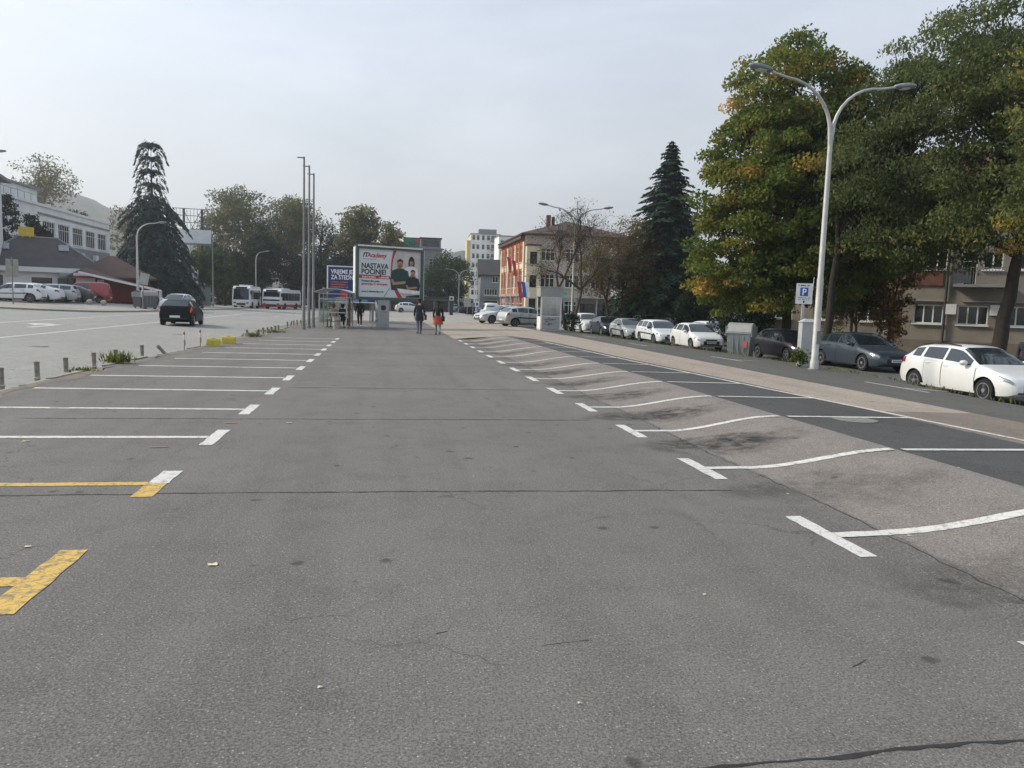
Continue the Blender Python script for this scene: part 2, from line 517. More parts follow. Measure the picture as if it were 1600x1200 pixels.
# terrain under everything, out to the horizon
gx = [-2600, -1200, -500, -200, -110, -70, -45, -28, -22, -16, -11, -6.2, -6.1, -2, 3.2, 5.5, 9.3, 12, 13, 14.2, 16, 22, 40, 70, 110, 200, 500, 1200, 2600]
gy = [-900, -300, -80, -20, -5, 0, 5, 10, 15, 20, 25, 30, 36, 42, 50, 60, 75, 90, 110, 130, 160, 220, 350, 600, 1000, 1800, 3000]
st(sheet('ground', gx, gy, MATS['earth'], dz=-.09))

LOT_Y = steps(-6, 33, 1.5) + steps(33, 62, 3)[1:]
edge = lambda Y: interp(Y, [(0, -6.15), (18, -6.05), (25, -5.75), (38, -5.15), (62, -4.7)])
lot = st(sheet('parking_lot', [edge, -4, -2, 0, 1.6, 3.3, 3.95], LOT_Y, MATS['lot_asphalt']))
_jag = {}
def jag(Y):
    k = round(Y * 1000)
    if k not in _jag: _jag[k] = 3.77 + .03 * math.sin(Y * 1.3) + rnd.uniform(-.02, .02)
    return _jag[k]
ramp = st(sheet('ramp', [jag, 3.9, 4.05, 4.25, 4.5, 4.75, 5.0, 5.25, 5.55], steps(-6, 34.5, .12), MATS['ramp_asphalt'], dz=.004))
dk = lambda Y: interp(Y, [(0, 7.7), (14, 7.5), (20, 7.1), (29.4, 6.8), (33, 6.3), (34.5, 5.6)])
st(sheet('asphalt_strip', [5.55, lambda Y: lerp(5.55, dk(Y), .5), dk], steps(-6, 34.5, 1.5), MATS['new_asphalt']))
st(sheet('lane_near', [dk, lambda Y: lerp(dk(Y), 9.3, .5), 9.3], steps(-6, 10.6, 1.5), MATS['lane_brown']))
lane = st(sheet('lane', [dk, lambda Y: lerp(dk(Y), 9.3, .5), 9.3], steps(10.6, 34.5, 1.5), MATS['lane_asphalt']))
st(sheet('lane_far', [3.2, 5.55, 7.5, 9.3], steps(34.5, 62, 2.5), MATS['lane_asphalt']))
verge = st(sheet('verge', [9.3, lambda Y: lerp(9.3, crest(Y), .5), crest, lambda Y: crest(Y) + .4, lambda Y: crest(Y) + .8, lambda Y: crest(Y) + 1.2, lambda Y: crest(Y) + 1.62], steps(-6, 62, 1.5), MATS['verge_asphalt']))
st(sheet('car_park', [lambda Y: crest(Y) + 1.62, 18, 21.5], steps(-6, 62, 4), MATS['park_asphalt']))
st(sheet('plaza', [-4.7, 0, 3.2, 5.55, 9.3, 12, 13.6, 16, 21.5], steps(62, 150, 6), MATS['pavement_mat'], zf=lambda X, Y: zg(X, 62)))
road = st(sheet('road', [-60, -40, -28.15, -22, -17, -12, -9, lambda Y: edge(Y) - .12], steps(-12, 62, 4) + steps(62, 165, 6)[1:], MATS['road_asphalt'], zf=lambda X, Y: zg(min(X, -6.16), Y)))
def far_kerb(Y): return interp(Y, [(50.0, -24), (51, -20.6), (52.5, -19), (54, -18.2), (58, -17.5), (62, -17.1), (83, -16.4), (110, -17.5), (165, -21)])
st(sheet('pavement', [-75, -50, -28.15, -24, far_kerb], [50.0, 51, 52.5, 54, 56, 58, 62, 70, 83, 96, 110, 130, 165], MATS['pavement_mat'], dz=.1))
# kerb face of that pavement, and the low broken kerb along the lot
mb = MB()
kp = [(-60, 50.0)] + [(far_kerb(y), y) for y in (50.0, 51, 52.5, 54, 56, 58, 62, 70, 83, 96, 110, 130, 165)]
for (x0, y0), (x1, y1) in zip(kp, kp[1:]):
    d = Vector((x1 - x0, y1 - y0, 0)).normalized(); n = Vector((d.y, -d.x, 0)) * .1
    vs = []
    for (x, y) in ((x0, y0), (x1, y1)):
        z = zg(x, y)
        vs += [(x, y, z - .1), (x, y, z + .104), (x + n.x, y + n.y, z + .104), (x + n.x, y + n.y, z - .1)]
    mb.add(vs, [(1, 2, 6, 5), (2, 3, 7, 6), (0, 1, 5, 4), (0, 3, 2, 1), (4, 5, 6, 7)])
st(mb.build('kerb', MATS['kerb_stone']))
edge_kerb = thing('edge_kerb', None, None); st(edge_kerb)
y = 6.0; i = 0
while y < 61:
    ln = rnd.uniform(.75, 1.1)
    xa, xb = edge(y) - .06, edge(y + ln) - .06
    mb = MB(); dz = rnd.uniform(-.03, .03); w = .07
    hz_ = .0 + dz
    mb.add([(xa - w, y, -.2), (xb - w, y + ln, -.2), (xb + w, y + ln, -.2), (xa + w, y, -.2), (xa - w, y, hz_), (xb - w, y + ln, hz_ + rnd.uniform(-.015, .015)), (xb + w, y + ln, hz_ + .01), (xa + w, y, hz_ + .01)],
           [(0, 3, 2, 1), (4, 5, 6, 7), (0, 1, 5, 4), (1, 2, 6, 5), (2, 3, 7, 6), (3, 0, 4, 7)])
    if rnd.random() > .08 or y < 12: mb.build('kerb_block', MATS['kerb_stone'], edge_kerb)
    y += ln + rnd.uniform(.01, .06)
# dirt swept against the edge of the lot
dl = [(-1) ** k * .05 * rnd.random() for k in range(400)]
st(sheet('dirt_edge', [lambda Y: edge(Y) + .012, lambda Y: edge(Y) + .16, lambda Y: edge(Y) + .28 + .12 * math.sin(Y * 1.7) + .08 * math.sin(Y * 4.1 + 1)], steps(4, 48, .5), MATS['dirt'], dz=.004))

def stripe(name, pts, w, mt, parent=None, dz=None, ends=True):
    dz = dz or (.0085 if parent is ramp else .004)
    """painted band that follows the ground along a line of (x, y); ragged by a few millimetres"""
    mb = MB(); P = [Vector((x, y, 0)) for x, y in pts]
    for i, p in enumerate(P):
        t = (P[min(i + 1, len(P) - 1)] - P[max(i - 1, 0)]).normalized(); n = Vector((-t.y, t.x, 0)) * (w / 2)
        for q in (p + n * rnd.uniform(.9, 1.06), p - n * rnd.uniform(.9, 1.06)): mb.v.append((q.x, q.y, zg(q.x, q.y) + dz))
    mb.f = [(2 * i, 2 * i + 1, 2 * i + 3, 2 * i + 2) for i in range(len(P) - 1)]
    return mb.build(name, mt, parent, fix=False)
def line_pts(x0, y0, x1, y1, d=.09):
    n = max(1, int(math.hypot(x1 - x0, y1 - y0) / d))
    return [(lerp(x0, x1, i / n), lerp(y0, y1, i / n)) for i in range(n + 1)]

WP, YP = MATS['white_paint'], MATS['yellow_paint']
TL = [4.6 + 2.29 * k for k in range(13)]
for k, y in enumerate(TL):
    x0 = -1.92 + .005 * k
    xe = interp(y, [(4, -5.85), (15, -5.75), (20, -5.3), (34, -4.3)])
    if k == 0:
        stripe('bay_tick', line_pts(x0, y - .52, x0, y + .5), .17, YP, lot); stripe('bay_line', line_pts(x0 - .08, y - .05, xe, y - .05), .14, YP, lot)
    elif k == 1:
        stripe('bay_tick', line_pts(x0, y - .46, x0, y + .02), .17, YP, lot); stripe('bay_tick', line_pts(x0, y + .02, x0, y + .5), .17, WP, lot)
        stripe('bay_line', line_pts(x0 - .08, y, xe, y), .12, YP, lot)
    else:
        stripe('bay_tick', line_pts(x0, y - .5, x0, y + .5), .15, WP, lot)
        stripe('bay_line', line_pts(x0 - .08, y, xe, y + rnd.uniform(-.05, .05)), .13, WP if k % 3 else MATS['thin_paint'], lot)
TR = [2.76 + 2.312 * k for k in range(14)]
for k, y in enumerate(TR):
    x0 = 3.31
    stripe('bay_tick', line_pts(x0, y - .5, x0, y + .5), .14, WP, lot)
    w = rnd.uniform(-.08, .08)
    pts = line_pts(x0 + .06, y - .02, 3.78, y, .06) + [(x, y + w * smooth((x - 3.7) / 1.8) + .03 * math.sin(x * 2.1 + k)) for x in steps(3.84, 5.5, .08)]
    stripe('bay_line', pts, .12, WP if y < 20 else MATS['thin_paint'], ramp)
    stripe('bay_line', [(x, y + w + .05 * (x - 5.5)) for x in steps(5.62, interp(y, [(8, 7.75), (20, 6.9), (33, 6.4)]), .4)], .1, WP if y < 16 else MATS['thin_paint'], ramp)
stripe('lane_line', [(interp(y, [(4, 8.1), (8, 7.85), (13.5, 7.35), (20, 6.85), (24, 6.65), (34, 6.2)]), y) for y in steps(2, 30, .5)], .1, MATS['thin_paint'], lane)
# bay marks on the verge
for (x, y) in ((11.6, 15.6), (11.2, 23.5), (10.9, 31.5), (10.8, 39)):
    stripe('bay_tick', line_pts(x, y - 1.1, x - .15, y + .9), .11, MATS['thin_paint'], verge)
    stripe('bay_line', line_pts(x + .03, y - .3, x + 1.0, y - .45), .09, MATS['thin_paint'], verge)
# open joints across the lot
def crack(pts, w, parent=lot):
    mb = MB(); P = []
    for (x0, y0), (x1, y1) in zip(pts, pts[1:]): P += line_pts(x0, y0, x1, y1, .06)[:-1]
    P.append(pts[-1]); off = 0
    for i, (x, y) in enumerate(P):
        off = off * .9 + rnd.uniform(-.008, .008); hw = w / 2 * rnd.uniform(.35, 1.35)
        for s_ in (1, -1): mb.v.append((x, y + off + s_ * hw, zg(x, y) + .002))
    mb.f = [(2 * i, 2 * i + 1, 2 * i + 3, 2 * i + 2) for i in range(len(P) - 1)]
    return mb.build('crack', MATS['tar'], parent, fix=False)
crack([(-6, 6.58), (-3, 6.55), (0.2, 6.52), (3.2, 6.45)], .028)
crack([(-4.6, 10.55), (0, 10.6), (3.0, 10.62)], .035)
crack([(-1.7, 14.35), (3.0, 14.4)], .04)
crack([(.6, 2.41), (1.24, 2.425), (1.7, 2.43), (2.1, 2.44), (2.9, 2.46)], .024)
mb = MB()
for Y in steps(0, 34, .12):
    for s_ in (-1, 1): mb.v.append((jag(round(Y, 6)) + .0 + s_ * rnd.uniform(.001, .011), Y, zg(3.78, Y) + .0065))
mb.f = [(2 * i, 2 * i + 1, 2 * i + 3, 2 * i + 2) for i in range(len(mb.v) // 2 - 1)]
mb.build('joint', MATS['tar'], ramp, fix=False)
crack([(-1.24, 5.25), (-1.2, 5.5)], .012); crack([(-.95, 5.0), (-.9, 5.2)], .006)
crack([(1.5, 5.5), (1.69, 5.61), (1.8, 5.66)], .008); crack([(.44, 5.45), (.5, 5.6), (.47, 5.75)], .006)
crack([(.79, 3.46), (.9, 3.475), (1.03, 3.5)], .006); crack([(.28, 3.65), (.34, 3.67)], .009); crack([(2.2, 3.1), (2.32, 3.16)], .005)
for yj in steps(19.5, 33, 5): crack([(-1.8, yj), (3.0, yj + .1)], .04)
for (x, y, a) in ((-2.45, 8.55, .25), (-2.0, 10.2, .2), (-4.6, 11.5, .35), (-.5, 17.3, .2)):
    stripe('spray_mark', line_pts(x, y, x + a * .7, y + .02, .03), .05, MATS['red_spray'], lot, dz=.006)
# the road's lines and turn arrow
def rline(x0, y0, x1, y1, w, mt='faint_paint'):
    return stripe('road_line', line_pts(x0, y0, x1, y1, 1.5), w, MATS[mt], road)
rline(-12.05, 8, -12.05, 150, .16)
rline(-15.9, 20, -16.0, 60, .14)
for yy in steps(66, 150, 9): rline(-9.0, yy, -9.0, yy + 4, .14)
rline(-9.2, 8, -9.2, 12, .14)
mb = MB()
ar = [(-14.0, 33.0), (-14.0, 35.3), (-14.35, 35.3), (-14.35, 34.7), (-15.1, 35.7), (-14.35, 36.7), (-14.35, 36.0), (-13.75, 36.0), (-13.75, 33.0)]
mb.v = [(x, y, zg(x, y) + .009) for x, y in ar]; mb.f = [tuple(range(len(ar)))]
mb.build('turn_arrow', MATS['white_paint'], road)
# manhole lids
for (x, y, r, par) in ((6.55, 9.6, .3, ramp), (-8.6, 33.5, .32, road), (-9.9, 24, .3, road)):
    mb = MB(); mb.v = [(x + r * math.cos(a), y + r * math.sin(a), zg(x, y) + .006) for a in [2 * PI * k / 20 for k in range(20)]]; mb.f = [tuple(range(20))]
    mb.build('manhole_lid', mat('cast_iron', '#7c7a74', rough=.7, metal=.2, vary=.2, scale=15), par)

# far wooded ridge
def ridge(name, x0, x1, y0, depth, hfun, n=150, m=22):
    mb = MB(); r2 = random.Random(3)
    for j in range(m):
        t = j / (m - 1)
        for i in range(n):
            u = i / (n - 1); X = lerp(x0, x1, u); Y = y0 + depth * t
            h = hfun(u) * math.sin(min(1, t * 1.15) * PI / 2) ** 1.1
            mb.v.append((X + r2.uniform(-2, 2), Y, h + (r2.random() ** 2 * 7 if 0 < j else 0)))
    mb.f = [(j * n + i, j * n + i + 1, (j + 1) * n + i + 1, (j + 1) * n + i) for j in range(m - 1) for i in range(n - 1)]
    return st(mb.build(name, mat('wooded_hill', '#39412a', rough=.95, vary=.45, scale=.05, dirt='#5a4a2c', dscale=.01), fix=False))
ridge('hill', -900, 900, 800, 260, lambda u: 25 + 98 * math.exp(-((u - .25) / .13) ** 2) + 40 * math.exp(-((u - .565) / .05) ** 2) + 30 * math.exp(-((u - .72) / .1) ** 2))

# ---------------------------------------------------------------- trees
mat('bark_dark', '#2c2620', rough=.95, vary=.35, scale=6, bump=.6, bscale=14)
mat('bark_brown', '#4a4036', rough=.95, vary=.35, scale=6, bump=.6, bscale=14)
mat('bark_grey', '#6d665c', rough=.95, vary=.3, scale=5, bump=.5, bscale=12)
leaf_mat('lime_leaf', [(0, '#3f5126'), (.4, '#5f6e2f'), (.62, '#827f3a'), (.8, '#ab8d44'), (1, '#bb944e')], trans=.38)
leaf_mat('locust_leaf', [(0, '#414d2e'), (.55, '#626c3f'), (.75, '#7a7a3f'), (.9, '#a08a3c'), (1, '#b8963c')], trans=.38)
leaf_mat('yew_leaf', [(0, '#17251a'), (1, '#2c3d24')], trans=.1)
leaf_mat('spruce_leaf', [(0, '#1d2e25'), (1, '#40533f')], trans=.08)
leaf_mat('cedar_leaf', [(0, '#1c2c2a'), (1, '#3a4d49')], trans=.08)
leaf_mat('plane_leaf', [(0, '#54583a'), (.5, '#70714a'), (.8, '#8c8050'), (1, '#9f8a50')], trans=.35)
leaf_mat('bare_leaf', [(0, '#564e3a'), (.6, '#736848'), (1, '#8f8152')], trans=.3)
leaf_mat('dusk_leaf', [(0, '#242f28'), (.7, '#39442f'), (1, '#5b5535')], trans=.25)
leaf_mat('green_leaf', [(0, '#2d3e26'), (.7, '#46562e'), (1, '#717238')], trans=.25)
leaf_mat('brown_leaf', [(0, '#3d3a24'), (.6, '#5b5230'), (1, '#8a6a30')], trans=.3)
leaf_mat('weed_leaf', [(0, '#3b4a1e'), (.6, '#5e6a2c'), (1, '#9a9358')], trans=.3)

def quads(name, P, A, B, tint, mt, parent=None):
    """one mesh of small rhombic leaves: centre P, half axes A and B"""
    n = len(P)
    V = np.empty((n, 4, 3), np.float32)
    V[:, 0] = P - A; V[:, 1] = P + B; V[:, 2] = P + A; V[:, 3] = P - B
    me = bpy.data.meshes.new(name)
    me.vertices.add(4 * n); me.loops.add(4 * n); me.polygons.add(n)
    me.vertices.foreach_set('co', V.ravel())
    me.loops.foreach_set('vertex_index', np.arange(4 * n, dtype=np.int32))
    me.polygons.foreach_set('loop_start', np.arange(0, 4 * n, 4, dtype=np.int32))
    me.update(calc_edges=True)
    at_ = me.attributes.new('tint', 'FLOAT', 'FACE')
    at_.data.foreach_set('value', np.clip(tint, 0, 1).astype(np.float32))
    return link_mesh(name, me, mt, parent)

def rand_unit(r, n):
    v = r.normal(size=(n, 3)); return v / np.linalg.norm(v, axis=1)[:, None]

def leaf_axes(r, n, L, Wd, up=.6, droop=0.0):
    nrm = rand_unit(r, n) + np.array([0, 0, up]); nrm /= np.linalg.norm(nrm, axis=1)[:, None]
    a = np.cross(nrm, rand_unit(r, n)); a[:, 2] -= droop
    a /= np.linalg.norm(a, axis=1)[:, None] + 1e-9
    b = np.cross(nrm, a); b /= np.linalg.norm(b, axis=1)[:, None] + 1e-9
    s = r.uniform(.65, 1.35, n)[:, None]
    return a * L / 2 * s, b * Wd / 2 * s

def curve_pts(p, q, sag, r, n=6, wob=.06):
    p, q = Vector(p), Vector(q); L_ = (q - p).length; out = []
    for i in range(n + 1):
        t = i / n; v = p.lerp(q, t); v.z += sag * L_ * math.sin(t * PI) * .5
        if 0 < i < n: v += Vector((r.uniform(-1, 1), r.uniform(-1, 1), r.uniform(-1, 1))) * wob * L_ * .75
        out.append(v)
    return out

def broadleaf(name, label, cat, loc, trunk_h, trunk_r, lobes, ncl, nlf, rc, leaf, lmat, bmat, seed, lean=(0, 0), shell=.5, flat=.65, tintf=None, aspect=.55, up=.6, droop=0., nbranch=40, stems=1, group=None, twigs=0):
    r = np.random.default_rng(seed); rr = random.Random(seed)
    t = thing(name, label, cat, loc, 0, group)
    wts = np.array([l[3] * l[4] * l[5] for l in lobes]) ** .8; wts /= wts.sum()
    which = r.choice(len(lobes), ncl, p=wts)
    lb = np.array([l[:6] for l in lobes], float)[which]
    d = rand_unit(r, ncl); rad_ = (shell + (1 - shell) * r.random(ncl) ** .6)[:, None]
    cc = lb[:, :3] + d * lb[:, 3:6] * rad_
    ctint = tintf(cc, d, r) if tintf else r.random(ncl) * .7
    size = r.uniform(.6, 1.4, ncl) * rc
    k = np.maximum(3, (nlf * (size / rc) ** 2 * r.uniform(.6, 1.3, ncl)).astype(int))
    idx = np.repeat(np.arange(ncl), k); n = len(idx)
    off = rand_unit(r, n) * (r.random(n) ** .45)[:, None] * size[idx][:, None]
    off[:, 2] *= flat
    P = cc[idx] + off
    # each spray droops outwards from its middle
    P[:, 2] -= droop * .6 * (off[:, 0] ** 2 + off[:, 1] ** 2) / (size[idx] + 1e-6)
    A, B = leaf_axes(r, n, leaf, leaf * aspect, up, droop)
    tint = ctint[idx] + r.normal(size=n) * .09
    # trunk and limbs
    mb = MB(); tops = []
    for s_ in range(stems):
        a = 2 * PI * s_ / stems + rr.random()
        sp = .0 if stems == 1 else 1.0
        top = Vector((lean[0] + sp * math.cos(a) * trunk_h * .35, lean[1] + sp * math.sin(a) * trunk_h * .35, trunk_h))
        b0 = Vector((sp * .15 * math.cos(a), sp * .15 * math.sin(a), -.15))
        pts = curve_pts(b0, top, 0, rr, 7, .012); 
        mb.tube(pts, [trunk_r * (1.35 if i == 0 else lerp(1.0, .62, i / 7)) for i in range(8)], 9)
        tops.append((pts, top))
    for l in lobes:
        pts, top = tops[rr.randrange(stems)]
        c0 = Vector(l[:3]); st_ = top if stems == 1 else top
        st_ = pts[-1] if c0.z > trunk_h else pts[-2]
        lp = curve_pts(st_, c0 + Vector((0, 0, l[5] * .3)), .1, rr, 5, .05)
        mb.tube(lp, [lerp(trunk_r * .58, trunk_r * .15, i / 5) for i in range(6)], 6)
        own = [i for i in range(ncl) if which[i] == lobes.index(l)]
        rr.shuffle(own)
        for i in own[:max(2, int(nbranch * len(own) / ncl))]:
            j = rr.randrange(2, 6)
            q = Vector(cc[i]); bp = curve_pts(lp[j], q, .12, rr, 4, .06); br = trunk_r * rr.uniform(.1, .2)
            mb.tube(bp, [lerp(br, br * .25, m_ / 4) for m_ in range(5)], 4)
            for _ in range(twigs):
                e = q + Vector((rr.uniform(-1, 1), rr.uniform(-1, 1), rr.uniform(-.2, 1.2))).normalized() * rr.uniform(.5, 1.0) * rc * 1.5
                mb.tube(curve_pts(bp[rr.randrange(2, 5)], e, .05, rr, 3, .07), [br * .3, br * .22, br * .15, br * .08], 3)
    mb.build('trunk', MATS[bmat], t, smooth=60, fix=False)
    quads('crown', P, A, B, tint, MATS[lmat], t)
    return t

def conifer(name, label, loc, h, rmax, z0, ntier, per, lmat, bmat, seed, droop=.25, needle=.34, power=.9, dens=1.0, irregular=.15, hang=.35, top_bare=0., group=None, profile=None, thin_top=2.0):
    r = np.random.default_rng(seed); rr = random.Random(seed)
    t = thing(name, label, 'tree', loc, 0, group)
    mb = MB(); mb.tube([(0, 0, -.2), (0, 0, h * .5), (0, 0, h * .96)], [h * .02, h * .012, .02], 8)
    Ps, As, Bs, Ts = [], [], [], []
    for k in range(ntier):
        f = k / (ntier - 1); z = lerp(z0, h * .985, f ** .92)
        R = (profile(f) if profile else (1 - f) ** power) * rmax + .12
        n = max(4, int(per * (.45 + .55 * (1 - f))))
        if f > thin_top: n = 6 if k % 3 == 0 else 0
        a0 = rr.random() * 6.28
        for j in range(n):
            a = a0 + 2 * PI * j / n + rr.uniform(-.25, .25); Lb = R * rr.uniform(1 - irregular * 2, 1 + irregular)
            dirv = np.array([math.cos(a), math.sin(a), 0]); side = np.array([-math.sin(a), math.cos(a), 0])
            up0 = lerp(.05, .55, f)
            def pos(s): return np.array([0, 0, z]) + dirv * Lb * s + np.array([0, 0, Lb * (up0 * s - droop * s * s * (1.6 if s > .6 else 1.3) * (2.2 if f > thin_top else 1) + (.5 * Lb * s if f > thin_top else 0))])
            mb.tube([pos(0), pos(.5), pos(.95)], [max(.012, Lb * .012), Lb * .008, .006], 3, cap=False)
            m = 2 * max(4, int(Lb * 11 * dens))
            sv = .1 + .9 * (np.arange(m) + r.random(m)) / m
            pz = z + Lb * (up0 * sv - droop * sv * sv * np.where(sv > .6, 1.6, 1.3) * (2.2 if f > thin_top else 1)) + (.5 * Lb * sv if f > thin_top else 0)
            p = dirv[None] * (Lb * sv)[:, None]; p[:, 2] += pz
            sd = np.where(np.arange(m) % 2, 1.0, -1.0)
            wdt = .34 * Lb * (1 - sv) ** .7 * np.minimum(1, sv * 3) + .1
            o = r.uniform(.1, 1, m) * wdt
            q = p + side[None] * (sd * o)[:, None] + dirv[None] * (o * .5)[:, None]; q[:, 2] -= hang * o * r.uniform(.3, 1.2, m)
            ax = side[None] * (sd * r.uniform(.4, 1, m))[:, None] + dirv[None] * r.uniform(.3, .9, m)[:, None]; ax[:, 2] -= hang * r.uniform(.2, 1.4, m)
            ax /= np.linalg.norm(ax, axis=1)[:, None]
            bx = np.cross(ax, np.c_[r.uniform(-.6, .6, m), r.uniform(-.6, .6, m), np.ones(m)]); bx /= np.linalg.norm(bx, axis=1)[:, None]
            L2 = (needle * r.uniform(.6, 1.4, m))[:, None]
            Ps.append(q); As.append(ax * L2 / 2); Bs.append(bx * L2 * .15); Ts.append(r.random(m) * .8 + .2 * sv)
    mb.build('trunk', MATS[bmat], t, fix=False)
    quads('crown', np.concatenate(Ps), np.concatenate(As), np.concatenate(Bs), np.concatenate(Ts), MATS[lmat], t)
    return t

def gpt(px, py, D, dz=0.0):
    p = at(px, py, D); return Vector((p.x, p.y, zg(p.x, p.y) + dz))

# --- right: the big autumn lime, the dark spruce, locust trees by the flats
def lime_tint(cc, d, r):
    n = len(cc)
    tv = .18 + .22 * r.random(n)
    out = np.clip((-cc[:, 0] - .5) / 3.8, 0, 1) * .30 + np.clip((cc[:, 2] - 9) / 5, 0, 1) * .28  # yellower and paler towards the left side and the top
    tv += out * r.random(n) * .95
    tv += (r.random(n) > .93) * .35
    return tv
broadleaf('lime_tree', 'broad dense lime tree with yellower leaves at the left edge beside the street lamp', 'tree', gpt(1228, 520, 37),
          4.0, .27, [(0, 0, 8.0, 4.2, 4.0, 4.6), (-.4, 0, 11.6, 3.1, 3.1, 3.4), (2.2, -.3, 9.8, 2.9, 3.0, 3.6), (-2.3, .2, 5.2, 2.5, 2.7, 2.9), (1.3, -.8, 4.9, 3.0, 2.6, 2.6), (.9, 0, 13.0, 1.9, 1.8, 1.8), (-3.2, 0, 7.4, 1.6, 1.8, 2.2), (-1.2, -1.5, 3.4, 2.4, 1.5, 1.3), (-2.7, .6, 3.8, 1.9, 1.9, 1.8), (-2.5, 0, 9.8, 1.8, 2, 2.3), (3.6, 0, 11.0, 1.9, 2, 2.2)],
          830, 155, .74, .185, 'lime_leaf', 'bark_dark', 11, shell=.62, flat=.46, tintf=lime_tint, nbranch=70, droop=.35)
def loc_tint(cc, d, r):
    n = len(cc); tv = .1 + .5 * r.random(n)
    tv += (np.clip((-cc[:, 2] + 7) / 3, 0, 1) * (r.random(n) > .72)) * .5
    return tv
broadleaf('locust_tree', 'tall locust tree with feathery green crown over the dark saloon', 'tree', gpt(1290, 545, 33),
          5.0, .2, [(2.2, -.5, 8.0, 3.0, 3.0, 2.9), (3.6, -1.0, 10.8, 2.6, 2.6, 2.6), (4.6, -1.5, 6.6, 2.6, 2.8, 2.0), (2.4, -1.4, 5.7, 1.9, 1.8, 1.3), (4.4, -1, 13.2, 2.2, 2.2, 1.9), (.7, -.5, 5.8, 1.7, 1.8, 1.4), (-.1, -.6, 7.8, 1.5, 1.8, 1.8), (4.3, -1.0, 5.0, 1.7, 1.6, 1.0), (1.9, -.8, 11.6, 1.8, 1.8, 1.7)],
          450, 120, .74, .165, 'locust_leaf', 'bark_dark', 21, lean=(.2, 0), shell=.25, flat=.42, tintf=loc_tint, aspect=.4, droop=.8, nbranch=60)
broadleaf('locust_tree', 'locust tree with leaning dark trunk standing behind the white hatchback', 'tree', gpt(1556, 545, 30),
          5.4, .3, [(-.6, 0, 8.4, 2.8, 2.6, 3.0), (.8, .3, 11.6, 2.8, 2.6, 3.0), (2.6, .5, 8.6, 2.6, 2.6, 2.8), (-2.2, .2, 11.4, 2.0, 2.0, 2.2), (1.2, .2, 14.2, 2.3, 2.3, 1.9), (-2.0, 0, 7.0, 1.8, 1.8, 1.6), (-2.6, .2, 5.3, 1.5, 1.5, .9), (-.6, -.2, 5.6, 1.5, 1.3, .8)],
          400, 120, .74, .165, 'locust_leaf', 'bark_dark', 22, lean=(.6, 0), shell=.25, flat=.42, tintf=loc_tint, aspect=.42, droop=.7, nbranch=60)
broadleaf('locust_tree', 'locust tree at the right edge with a few yellow leaves in its crown', 'tree', gpt(1640, 560, 26),
          5.2, .3, [(-.2, 0, 7.6, 2.0, 2.1, 2.2), (.2, .2, 10.0, 2.3, 2.3, 2.6), (-1.3, 0, 5.9, 1.2, 1.4, .9), (.6, 0, 12.2, 2, 2, 1.6)],
          190, 110, .66, .165, 'locust_leaf', 'bark_dark', 23, lean=(-1.1, 0), shell=.25, flat=.45, tintf=lambda cc, d, r: .3 + .55 * r.random(len(cc)) ** 1.5, aspect=.5, droop=.5, nbranch=40)
broadleaf('ornamental_tree', 'small slender tree with yellow brown leaves in front of the beige flats', 'tree', gpt(1388, 540, 37),
          2.2, .08, [(-.2, 0, 3.0, 1.0, 1.0, 1.6), (.5, 0, 4.4, .9, .9, 1.0), (-1.0, .2, 4.6, 1.0, .9, 1.1), (.2, 0, 1.6, .7, .7, .8)],
          120, 34, .4, .17, 'brown_leaf', 'bark_brown', 24, shell=.2, tintf=lambda cc, d, r: r.random(len(cc)) ** .7, nbranch=40, droop=.4)
broadleaf('ornamental_tree', 'dark brown leaved small tree behind the roof of the dark saloon', 'tree', gpt(1328, 540, 39),
          2.4, .1, [(0, 0, 3.6, 1.4, 1.2, 1.7), (-.3, 0, 5.2, 1.2, 1.2, 1.2)],
          110, 40, .45, .2, 'dusk_leaf', 'bark_brown', 25, shell=.2, nbranch=40, droop=.4)
broadleaf('brown_shrub', 'bare brown climbing shrub behind the lamp post and the dark saloon', 'shrub', gpt(1335, 540, 40), 1.6, .1,
          [(0, 0, 4.0, 1.9, 1.2, 1.6), (1.4, 0, 2.8, 1.2, 1.0, 1.2), (-1.0, 0, 2.4, 1.0, 1.0, 1.4)], 190, 40, .5, .12, 'bare_leaf', 'bark_brown', 26, shell=.2, nbranch=120, twigs=2)
conifer('spruce_tree', 'tall dark pointed spruce tree left of the broad lime', gpt(1036, 500, 62), 15.6, 4.8, .6, 46, 20, 'spruce_leaf', 'bark_dark', 31, droop=.28, needle=.4, power=.85, dens=2.2, hang=.5, irregular=.27)
broadleaf('yew_tree', 'dark dense yew between the spruce and the grey waste bin', 'tree', gpt(1098, 520, 54), 1.2, .15,
          [(0, 0, 2.3, 1.9, 1.6, 2.2), (.9, 0, 3.2, 1.2, 1.2, 1.7), (-1.0, 0, 1.7, 1.3, 1.3, 1.6)], 210, 46, .45, .17, 'yew_leaf', 'bark_dark', 32, shell=.55, nbranch=20)
broadleaf('yew_tree', 'dark yew growing under the lime tree behind the dark hatchback', 'tree', gpt(1150, 525, 46), 1.2, .15,
          [(0, 0, 1.9, 1.5, 1.4, 1.7), (1.2, 0, 1.5, 1.1, 1.2, 1.2)], 150, 42, .45, .17, 'yew_leaf', 'bark_dark', 33, shell=.55, nbranch=20)
broadleaf('brown_tree', 'half bare brown tree spreading between the lamp post and the spruce', 'tree', gpt(958, 500, 60), 2.6, .15,
          [(0, 0, 5.4, 3.3, 2.4, 2.6), (2.2, 0, 4.4, 2.4, 2.0, 2.6), (-1.8, 0, 4.8, 2.1, 1.8, 2.1), (1.0, 0, 7.6, 2.9, 1.8, 1.5)], 360, 60, .65, .15, 'bare_leaf', 'bark_brown', 34, shell=.2, nbranch=120, stems=2, twigs=2)
